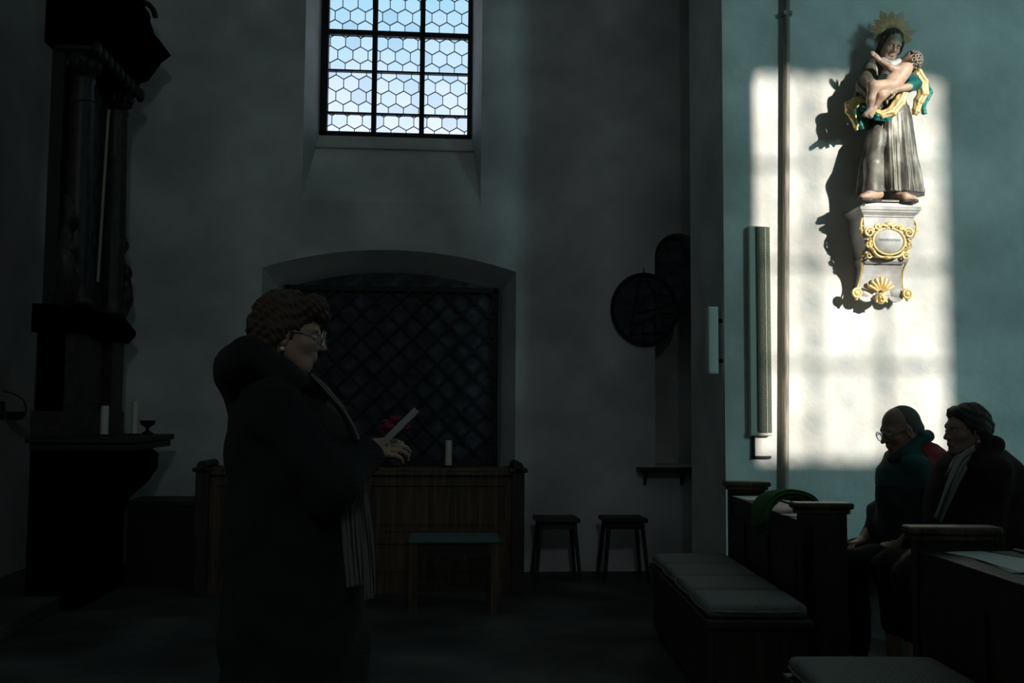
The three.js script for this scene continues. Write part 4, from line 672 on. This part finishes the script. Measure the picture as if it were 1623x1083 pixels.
function cushion(label, c, z, w, d) {
  const f = new Field(), h = 0.062, rx = w / 2 - 0.03, rz = d / 2 - 0.03; f.min.set(-w / 2, 0, -d / 2); f.max.set(w / 2, h, d / 2);
  f.add((x, y, q) => { const a = Math.max(Math.abs(x) - rx, 0), b = Math.max(Math.abs(q) - rz, 0), puff = 0.012 * (1 - (x / rx / 1.1) ** 2) * (1 - (q / rz / 1.1) ** 2), e = Math.max(Math.abs(y - 0.03) - 0.006 - (y > 0.03 ? Math.max(puff, 0) : 0), 0); return Math.max(Math.hypot(a, b, e) - 0.0235, 0.0005 - y); });
  const m = mk('seat_cushion', f.mesh(0.011, 0.012), M.cushion, scene); const p = tilted(c, 0, z); m.position.set(p.x, 0.40, p.z); m.rotation.y = TILT; tag(m, label, 'cushion');
  mk('piping', join(tube([[-w / 2 + 0.03, 0.03, -d / 2 + 0.008], [w / 2 - 0.03, 0.03, -d / 2 + 0.008], [w / 2 - 0.008, 0.03, -d / 2 + 0.03], [w / 2 - 0.008, 0.03, d / 2 - 0.03], [w / 2 - 0.03, 0.03, d / 2 - 0.008], [-w / 2 + 0.03, 0.03, d / 2 - 0.008], [-w / 2 + 0.008, 0.03, d / 2 - 0.03], [-w / 2 + 0.008, 0.03, -d / 2 + 0.03], [-w / 2 + 0.03, 0.03, -d / 2 + 0.008]], 0.004, 48, 5)), M.cushion, m);
}
['grey seat cushion at the end of the bench by the sunlit wall', 'grey seat cushion second from the sunlit wall on the bench', 'grey seat cushion third from the sunlit wall on the bench', 'grey seat cushion at the free end of the bench, fourth from the sunlit wall'].forEach((l, k) => cushion(l, BA, -0.585 + k * 0.39, 0.44, 0.375));
['grey seat cushion at the end of the bench before the pew with loose papers', 'grey seat cushion second along the bench before the pew with loose papers'].forEach((l, k) => cushion(l, BB, -0.625 + k * 0.41, 0.50, 0.385));

function sheet(name, label, c, x, z, w, d, turn, n = 1, lift = 0) { // a paper or an open leaflet lying on the desk
  const p = tilted(c, x, z), o = thing(name, label, 'paper', V(p.x, DY + 0.0005 + lift, p.z), TILT + turn);
  for (let k = 0; k < n; k++) mk('leaf', metric(box(w, 0.0012, d, 0, 0.0008 + k * 0.002, 0, 0, k * 0.07, 0)), M.paper, o);
  return o;
}
sheet('song_sheet', 'white sheet on the book desk end by the sunlit wall', CA, 0.01, -0.50, 0.2, 0.28, 0.05, 2);
sheet('song_sheet', 'white folded sheet lying beside the green cloth', CA, 0.0, 0.50, 0.16, 0.22, 0.3, 2);
sheet('song_sheet', 'loose white paper at the end of the book desk before the seated people', CB, 0.04, -0.76, 0.15, 0.2, 0.25);
sheet('leaflet', 'printed white leaflet lying open on the book desk before the seated people', CB, 0.07, -0.52, 0.21, 0.30, -0.15, 3);
sheet('song_sheet', 'white sheet lying past the open leaflet on the book desk', CB, 0.08, -0.16, 0.2, 0.29, 0.2, 2);
{ // green scarf thrown over the desk
  const p = tilted(CA, -0.03, 0.12), o = thing('green_scarf', 'green knitted scarf thrown in an arch over the pew front', 'scarf', V(p.x, DY + 0.006, p.z), TILT);
  const arc = (dz, dy, s) => [[-0.13 * s - 0.0, -0.075 + dy, 0.10 + dz], [-0.12 * s, 0.0 + dy, 0.08 + dz], [-0.07 * s, 0.055 + dy, 0.04 + dz], [0.0, 0.08 + dy, 0.0 + dz], [0.08 * s, 0.075 + dy, -0.02 + dz], [0.15 * s, 0.04 + dy, -0.03 + dz], [0.17 * s, 0.002, -0.03 + dz]].map((q) => V(...q));
  mk('scarf_band', ribbon(arc(0, 0, 1), 0.17, 0.018, V(0.15, 0.1, 1)), M.greencloth, o);
  mk('scarf_band', ribbon(arc(0.03, -0.024, 0.93), 0.12, 0.016, V(0.15, 0.15, 1)), M.greendark, o);
}
{ // pew the two people sit on
  const o = thing('pew', 'dark wooden pew with a high back that the two people sit on', 'pew', V(2.64, 0, -5.0));
  mk('seat', join(rbox(0.44, 0.04, 1.62, 0.01, -0.02, 0.43, 0)), M.darkwood, o);
  mk('backrest', join(rbox(0.035, 0.42, 1.62, 0.01, 0.24, 0.66, 0, 0, 0, -0.08), rbox(0.06, 0.03, 1.66, 0.01, 0.26, 0.88, 0)), M.darkwood, o);
  for (const s of [-1, 0, 1]) mk('support', join(bb(-0.2, 0.2, 0, 0.41, s * 0.75 - 0.02, s * 0.75 + 0.02)), M.darkwood, o);
}
{ // the pew behind them
  const o = thing('pew', 'dark empty pew standing behind the seated woman', 'pew', V(3.75, 0, -5.0));
  mk('seat', join(rbox(0.44, 0.04, 1.62, 0.01, -0.02, 0.43, 0)), M.darkwood, o);
  mk('backrest', join(rbox(0.035, 0.42, 1.62, 0.01, 0.24, 0.66, 0, 0, 0, -0.08), rbox(0.06, 0.03, 1.66, 0.01, 0.26, 0.88, 0)), M.darkwood, o);
  for (const s of [-1, 0, 1]) mk('support', join(bb(-0.2, 0.2, 0, 0.41, s * 0.75 - 0.02, s * 0.75 + 0.02)), M.darkwood, o);
}

// ------------------------------------------------------------ people
const wrinkle = (f, fn) => { const g = new Field(); g.min.copy(f.min); g.max.copy(f.max); return g.add((x, y, z) => f.at(x, y, z) + fn(x, y, z)); };
const folds = (a) => (x, y, z) => a * (Math.sin(y * 46 + x * 22 + z * 31) * 0.6 + Math.sin(y * 23 - x * 37 + z * 17 + 1.3));
function glasses(hm, parent) {
  const g = []; for (const q of [-1, 1]) { g.push(mv(new THREE.TorusGeometry(0.024, 0.0022, 6, 24), q * 0.032, -0.004, 0.103), bar(V(q * 0.056, 0.004, 0.101), V(q * 0.079, 0.004, -0.002), 0.0022)); }
  g.push(bar(V(-0.008, 0.002, 0.105), V(0.008, 0.002, 0.105), 0.002));
  const o = mk('glasses', join(g).applyMatrix4(hm), M.specs, parent);
  mk('lens', join(...[-1, 1].map((q) => mv(new THREE.CylinderGeometry(0.0225, 0.0225, 0.0015, 24), q * 0.032, -0.004, 0.103, Math.PI / 2))).applyMatrix4(hm), M.glass, o);
}
const eyes = (hm, parent) => { for (const q of [-1, 1]) mk('eye', metric(sph(0.0105, q * 0.031, -0.002, 0.076, 1, 1, 1, 10).applyMatrix4(hm)), M.eye, parent); };

{ // standing woman in a black coat, reading
  const zc = -3.15, base = atZ(462, 900, zc); base.y = 0; base.z = zc;
  const o = thing('person', 'person in a long black hooded coat and striped scarf standing and reading a booklet', 'person', base);
  const J = (px, py, dz = 0) => atZ(px, py, zc + dz).sub(base);
  const hm = frame(J(459, 529), V(1, -0.12, -0.02), V(0.10, 1, 0), 1.03);
  const rW = J(572, 716, 0.10), lW = J(578, 720, -0.10), rH = frame(rW, V(0.9, 0.16, -0.35), V(0.15, 0.75, 0.65)), lH = frame(lW, V(0.9, 0.2, 0.35), V(0.15, 0.75, -0.65));
  // body, then finer head and hands, one mesh
  const bd = new Field(); const neck = J(444, 588), chest = J(445, 660), hip = J(458, 830);
  bd.cap(neck, chest, 0.055, 0.10, 0.05).cap(chest, hip, 0.11, 0.13, 0.06);
  for (const s of [-1, 1]) { const el = J(525, 778, s * 0.23), shd = J(438, 640, s * 0.17); bd.cap(shd, el, 0.05, 0.04, 0.04).cap(el, s > 0 ? rW : lW, 0.038, 0.024, 0.03); const kn = V(hip.x + 0.03, 0.46, s * 0.1), an = V(hip.x - 0.0, 0.09, s * 0.1); bd.cap(V(hip.x, hip.y - 0.04, s * 0.09), kn, 0.08, 0.055, 0.04).cap(kn, an, 0.052, 0.036, 0.03).cap(an, V(hip.x + 0.13, 0.035, s * 0.12), 0.035, 0.03, 0.02); }
  mk('body', mergeIdx(bd.mesh(0.014), pose(headField({ nose: 1.05 }), hm, 0.004), pose(handField(1, 0.34, 1), rH, 0.0035), pose(handField(-1, 0.34, 1), lH, 0.0035)), M.skin, o);
  eyes(hm, o); glasses(hm, o);
  const hair = new Field(); hair.ell(V(0, 0.042, -0.022), 0.09, 0.092, 0.098, 0.03).cap(V(-0.074, 0.0, -0.03), V(-0.066, -0.05, -0.045), 0.03, 0.024, 0.03).cap(V(0.074, 0.0, -0.03), V(0.066, -0.05, -0.045), 0.03, 0.024, 0.03).cap(V(0, 0, -0.07), V(0, -0.08, -0.07), 0.06, 0.05, 0.03).cap(V(-0.045, 0.09, 0.065), V(0.045, 0.09, 0.065), 0.036, 0.036, 0.03).cap(V(-0.03, 0.062, 0.094), V(0.03, 0.062, 0.094), 0.018, 0.018, 0.02);
  hair.ell(V(0, -0.045, 0.085), 0.085, 0.085, 0.085, 0.012, null, true);
  mk('hair', pose(wrinkle(hair, (x, y, z) => 0.0055 * Math.sin(x * 55 + y * 130 + Math.sin(z * 40) * 2) * Math.sin(z * 120 - y * 40 + x * 60) + 0.0025 * Math.sin(y * 300 + z * 220 + x * 180)), hm, 0.006), M.hairbrown, o);
  for (const q of [-1]) mk('earring', metric(sph(0.007, q * 0.084, -0.052, -0.004, 1, 1, 1, 10).applyMatrix4(hm)), M.white, o);
  // coat with hood lying on the back
  const ct = new Field(), sec = [[596, 408, 476, 0.12], [618, 382, 503, 0.19], [655, 366, 538, 0.215], [700, 362, 560, 0.225], [765, 358, 574, 0.235], [860, 356, 580, 0.25], [1000, 351, 583, 0.27], [1150, 348, 586, 0.285]].map(([py, a, b, rz]) => { const l = J(a, py), r = J(b, py); return [l.y, (l.x + r.x) / 2, (r.x - l.x) / 2, 0, rz]; });
  ct.stack(sec, 0.04);
  for (const s of [-1, 1]) { const el = J(528, 772, s * 0.25), shd = J(436, 645, s * 0.17); ct.cap(shd, el, 0.085, 0.078, 0.05).cap(el, s > 0 ? J(574, 722, 0.12) : J(578, 724, -0.12), 0.078, 0.062, 0.03); }
  mk('coat', wrinkle(ct, folds(0.006)).mesh(0.011), M.coat, o);
  const hd = new Field(); hd.ell(J(388, 583), 0.082, 0.082, 0.17, 0.04).cap(J(400, 560, 0.13), J(460, 606, 0.15), 0.05, 0.045, 0.05).cap(J(400, 560, -0.13), J(460, 606, -0.15), 0.05, 0.045, 0.05).cap(J(460, 606, 0.15), J(508, 625, 0.06), 0.042, 0.035, 0.03).cap(J(460, 606, -0.15), J(508, 625, -0.06), 0.042, 0.035, 0.03).cap(J(372, 600), J(380, 650), 0.05, 0.04, 0.05);
  mk('hood', wrinkle(hd, folds(0.005)).mesh(0.009), M.coat, o);
  // striped scarf
  const sc = mk('scarf', ribbon([J(498, 604, 0.10), J(520, 624, 0.145), J(541, 648, 0.16), J(556, 678, 0.165), J(563, 700, 0.17)], 0.07, 0.008, V(0.35, 0, 1)), M.scarf, o);
  mk('scarf', ribbon([J(552, 768, 0.20), J(554, 820, 0.21), J(557, 870, 0.215), J(562, 930, 0.22)], 0.055, 0.008, V(1, 0, -0.75)), M.scarf, o);
  mk('scarf', ribbon([J(570, 765, 0.14), J(577, 820, 0.15), J(583, 880, 0.15), J(586, 950, 0.155)], 0.045, 0.008, V(1, 0, -1.0)), M.scarf, o);
  for (const s of [-1, 1]) mk('shoe', join(rbox(0.25, 0.075, 0.09, 0.03, hip.x + 0.05, 0.04, s * 0.11)), M.iron, o);
  // booklet in the hands
  const a = J(612, 700, 0).add(base), b = J(662, 651, 0).add(base), bk = thing('booklet', 'thin pale booklet held open by the person in the black coat', 'booklet', a);
  const d = b.clone().sub(a), L = Math.hypot(d.x, d.y), ang = Math.atan2(d.y, d.x);
  for (const s of [-1, 1]) mk('page', metric(box(L, 0.003, 0.11, L / 2, 0, 0, 0, 0, 0).rotateX(s * 0.16).translate(0, 0.004, s * 0.055).rotateZ(ang)), M.greypaper, bk);
}
function seated(cfg) {
  const { zc } = cfg, base = atZ(cfg.hip, 800, zc); base.y = 0; base.z = zc;
  const o = thing('person', cfg.label, 'person', base), J = (px, py, dz = 0) => atZ(px, py, zc + dz).sub(base);
  return { o, J, base };
}
{ // seated man
  const { o, J, base } = seated({ zc: -4.95, hip: 1466, label: 'person in a teal and red jacket with glasses sitting in the pew, head bowed' });
  const hm = frame(J(1426, 682), V(-1, -0.30, 0.10), V(-0.28, 1, 0), 1.0), hipY = 0.55;
  const lW = J(1424, 864, 0.14), rW = J(1368, 858, -0.10), lH = frame(lW, V(-0.9, -0.15, -0.25), V(-0.1, 1, 0.2)), rH = frame(rW, V(-0.9, -0.2, 0.3), V(-0.1, 1, -0.2));
  const sh = (s) => J(1452, 742, s * 0.17), el = (s) => (s > 0 ? J(1462, 836, 0.24) : J(1396, 814, -0.22));
  const bd = new Field(); bd.cap(J(1443, 716), J(1462, 780), 0.055, 0.11, 0.05).cap(J(1462, 780), V(0, hipY, 0), 0.12, 0.13, 0.06);
  for (const s of [-1, 1]) { bd.cap(sh(s), el(s), 0.05, 0.042, 0.04).cap(el(s), s > 0 ? lW : rW, 0.04, 0.025, 0.03); const kn = V(-0.44, 0.52, s * 0.13), an = V(-0.42, 0.09, s * 0.13); bd.cap(V(0, hipY, s * 0.1), kn, 0.08, 0.058, 0.04).cap(kn, an, 0.05, 0.038, 0.03).cap(an, V(-0.54, 0.045, s * 0.14), 0.036, 0.03, 0.02); }
  mk('body', mergeIdx(bd.mesh(0.014), pose(headField({ nose: 1.25, slim: 1.04 }), hm, 0.004), pose(handField(1, 0.3, 1), lH, 0.0035), pose(handField(-1, 0.3, 1), rH, 0.0035)), M.skin, o);
  eyes(hm, o); glasses(hm, o);
  const hair = new Field(); hair.ell(V(0, 0.032, -0.03), 0.08, 0.088, 0.09, 0.02).cap(V(0, -0.02, -0.08), V(0, -0.06, -0.075), 0.05, 0.04, 0.02).ell(V(0, 0.03, 0.075), 0.07, 0.14, 0.085, 0.02, null, true);
  mk('hair', pose(hair, hm, 0.006), M.hairgrey, o);
  // jacket in three colours: dark lower part and sleeves, teal yoke and collar, red back panel
  const jk = new Field(), sec = [[702, 1432, 1482, 0.10], [720, 1410, 1496, 0.16], [745, 1398, 1512, 0.21], [785, 1392, 1528, 0.22], [830, 1396, 1534, 0.225], [872, 1402, 1534, 0.21]].map(([py, a, b, rz]) => { const l = J(a, py), r = J(b, py); return [l.y, (l.x + r.x) / 2, (r.x - l.x) / 2, 0, rz]; });
  jk.stack(sec, 0.04); for (const s of [-1, 1]) jk.cap(sh(s), el(s), 0.075, 0.066, 0.04).cap(el(s), s > 0 ? J(1438, 860, 0.16) : J(1380, 853, -0.13), 0.064, 0.046, 0.03);
  const jf = wrinkle(jk, folds(0.007)), cut = (test) => { const g = new Field(); g.min.copy(jf.min); g.max.copy(jf.max); return g.add((x, y, z) => Math.max(jf.at(x, y, z), test(x, y, z))); };
  const yT = J(1440, 770).y, xR = J(1474, 740, 0.2).x;
  mk('jacket', cut((x, y, z) => y - yT).mesh(0.010), M.jackdark, o);
  mk('jacket_yoke', cut((x, y, z) => Math.max(yT - 0.002 - y, x - xR)).mesh(0.009), M.jackteal, o);
  mk('jacket_back', cut((x, y, z) => Math.max(yT - 0.002 - y, xR - 0.002 - x)).mesh(0.009), M.jackred, o);
  const col = new Field(); col.cap(J(1464, 696, 0.06), J(1470, 692, 0), 0.026, 0.028, 0.03).cap(J(1470, 692, 0), J(1464, 696, -0.06), 0.028, 0.026, 0.03).cap(J(1464, 696, 0.06), J(1436, 718, 0.085), 0.028, 0.026, 0.03).cap(J(1436, 718, 0.085), J(1412, 728, 0.06), 0.028, 0.022, 0.03).cap(J(1462, 690, -0.07), J(1425, 716, -0.085), 0.032, 0.028, 0.03).cap(J(1425, 716, -0.085), J(1410, 728, -0.05), 0.028, 0.022, 0.03).cap(J(1452, 706, 0.08), J(1440, 732, 0.13), 0.03, 0.03, 0.03);
  mk('collar', wrinkle(col, folds(0.003)).mesh(0.008), M.jackteal, o);
  const tr = new Field(); for (const s of [-1, 1]) { const kn = V(-0.44, 0.52, s * 0.13), an = V(-0.42, 0.12, s * 0.13); tr.cap(V(0, hipY, s * 0.1), kn, 0.10, 0.078, 0.05).cap(kn, an, 0.074, 0.06, 0.03); }
  mk('trousers', wrinkle(tr, folds(0.004)).mesh(0.011), M.trouser, o);
  for (const s of [-1, 1]) mk('shoe', join(rbox(0.27, 0.08, 0.10, 0.03, -0.48, 0.042, s * 0.14)), M.iron, o);
}
{ // seated woman
  const { o, J, base } = seated({ zc: -4.42, hip: 1566, label: 'person in a dark maroon coat with pale striped scarf sitting upright in the pew' });
  const hm = frame(J(1532, 682), V(-1, -0.04, 0.06), V(-0.04, 1, 0), 1.0), hipY = 0.55;
  const lW = J(1486, 868, 0.12), rW = J(1470, 868, -0.10), lH = frame(lW, V(-0.9, -0.1, -0.4), V(-0.1, 1, 0.2)), rH = frame(rW, V(-0.9, -0.1, 0.4), V(-0.1, 1, -0.2));
  const sh = (s) => J(1572, 752, s * 0.17), el = (s) => J(1562, 858, s * 0.24);
  const bd = new Field(); bd.cap(J(1550, 722), J(1566, 790), 0.05, 0.10, 0.05).cap(J(1566, 790), V(0, hipY, 0), 0.11, 0.13, 0.06);
  for (const s of [-1, 1]) { bd.cap(sh(s), el(s), 0.048, 0.04, 0.04).cap(el(s), s > 0 ? lW : rW, 0.038, 0.024, 0.03); const kn = V(-0.42, 0.52, s * 0.10), an = V(-0.40, 0.09, s * 0.10); bd.cap(V(0, hipY, s * 0.1), kn, 0.08, 0.058, 0.04).cap(kn, an, 0.05, 0.036, 0.03).cap(an, V(-0.51, 0.045, s * 0.11), 0.035, 0.028, 0.02); }
  mk('body', mergeIdx(bd.mesh(0.014), pose(headField({ nose: 1.0 }), hm, 0.004), pose(handField(1, 0.35, 0.95), lH, 0.0035), pose(handField(-1, 0.35, 0.95), rH, 0.0035)), M.skin, o);
  eyes(hm, o);
  const hair = new Field(); hair.ell(V(0, 0.038, -0.02), 0.086, 0.09, 0.094, 0.02).cap(V(0, 0, -0.07), V(0, -0.06, -0.068), 0.055, 0.045, 0.03).cap(V(-0.076, 0.0, -0.03), V(-0.07, -0.04, -0.05), 0.032, 0.028, 0.03).cap(V(0.076, 0.0, -0.03), V(0.07, -0.04, -0.05), 0.032, 0.028, 0.03).cap(V(-0.03, 0.08, 0.045), V(0.03, 0.08, 0.045), 0.024, 0.024, 0.03).ell(V(0, 0.018, -0.118), 0.024, 0.022, 0.02, 0.012).ell(V(0, -0.03, 0.085), 0.08, 0.085, 0.08, 0.012, null, true);
  mk('hair', pose(wrinkle(hair, (x, y, z) => 0.003 * Math.sin(x * 90 + y * 140 + Math.sin(z * 40) * 2) * Math.sin(z * 110 - y * 50) + 0.0015 * Math.sin(y * 300 + z * 220)), hm, 0.006), M.hairdark, o);
  for (const q of [1]) mk('earring', metric(sph(0.007, q * 0.082, -0.05, -0.004, 1, 1, 1, 10).applyMatrix4(hm)), M.white, o);
  const ct = new Field(), sec = [[712, 1512, 1588, 0.13], [740, 1490, 1612, 0.20], [785, 1474, 1638, 0.225], [840, 1470, 1648, 0.235], [890, 1468, 1650, 0.23]].map(([py, a, b, rz]) => { const l = J(a, py), r = J(b, py); return [l.y, (l.x + r.x) / 2, (r.x - l.x) / 2, 0, rz]; });
  ct.stack(sec, 0.04); for (const s of [-1, 1]) ct.cap(sh(s), el(s), 0.08, 0.07, 0.05).cap(el(s), s > 0 ? J(1500, 868, 0.13) : J(1484, 868, -0.12), 0.066, 0.05, 0.03);
  for (const s of [-1, 1]) ct.cap(V(0, hipY, s * 0.1), V(-0.40, 0.53, s * 0.10), 0.11, 0.09, 0.08).cap(V(-0.40, 0.53, s * 0.1), V(-0.38, 0.3, s * 0.1), 0.088, 0.08, 0.06);
  mk('coat', wrinkle(ct, folds(0.005)).mesh(0.011), M.maroon, o);
  const col = new Field(); col.cap(J(1576, 706, 0.06), J(1578, 708, -0.06), 0.036, 0.036, 0.03).cap(J(1576, 706, 0.06), J(1548, 728, 0.10), 0.034, 0.03, 0.03).cap(J(1548, 728, 0.10), J(1528, 760, 0.13), 0.03, 0.024, 0.03).cap(J(1578, 706, -0.06), J(1540, 728, -0.10), 0.034, 0.03, 0.03);
  mk('collar', wrinkle(col, folds(0.003)).mesh(0.009), M.maroon, o);
  mk('scarf', ribbon([J(1545, 716, 0.10), J(1530, 728, 0.13), J(1516, 752, 0.17), J(1500, 790, 0.20), J(1486, 824, 0.215)], 0.066, 0.009, V(0.9, 0.25, -0.5)), M.scarfWhite, o);
  mk('scarf', ribbon([J(1538, 720, 0.07), J(1516, 728, 0.08), J(1504, 748, 0.11)], 0.06, 0.009, V(0.6, 0.3, -0.7)), M.scarfWhite, o);
  for (const s of [-1, 1]) mk('shoe', join(rbox(0.25, 0.075, 0.09, 0.03, -0.45, 0.04, s * 0.11)), M.iron, o);
}
shadows(scene);
renderer.render(scene, camera);
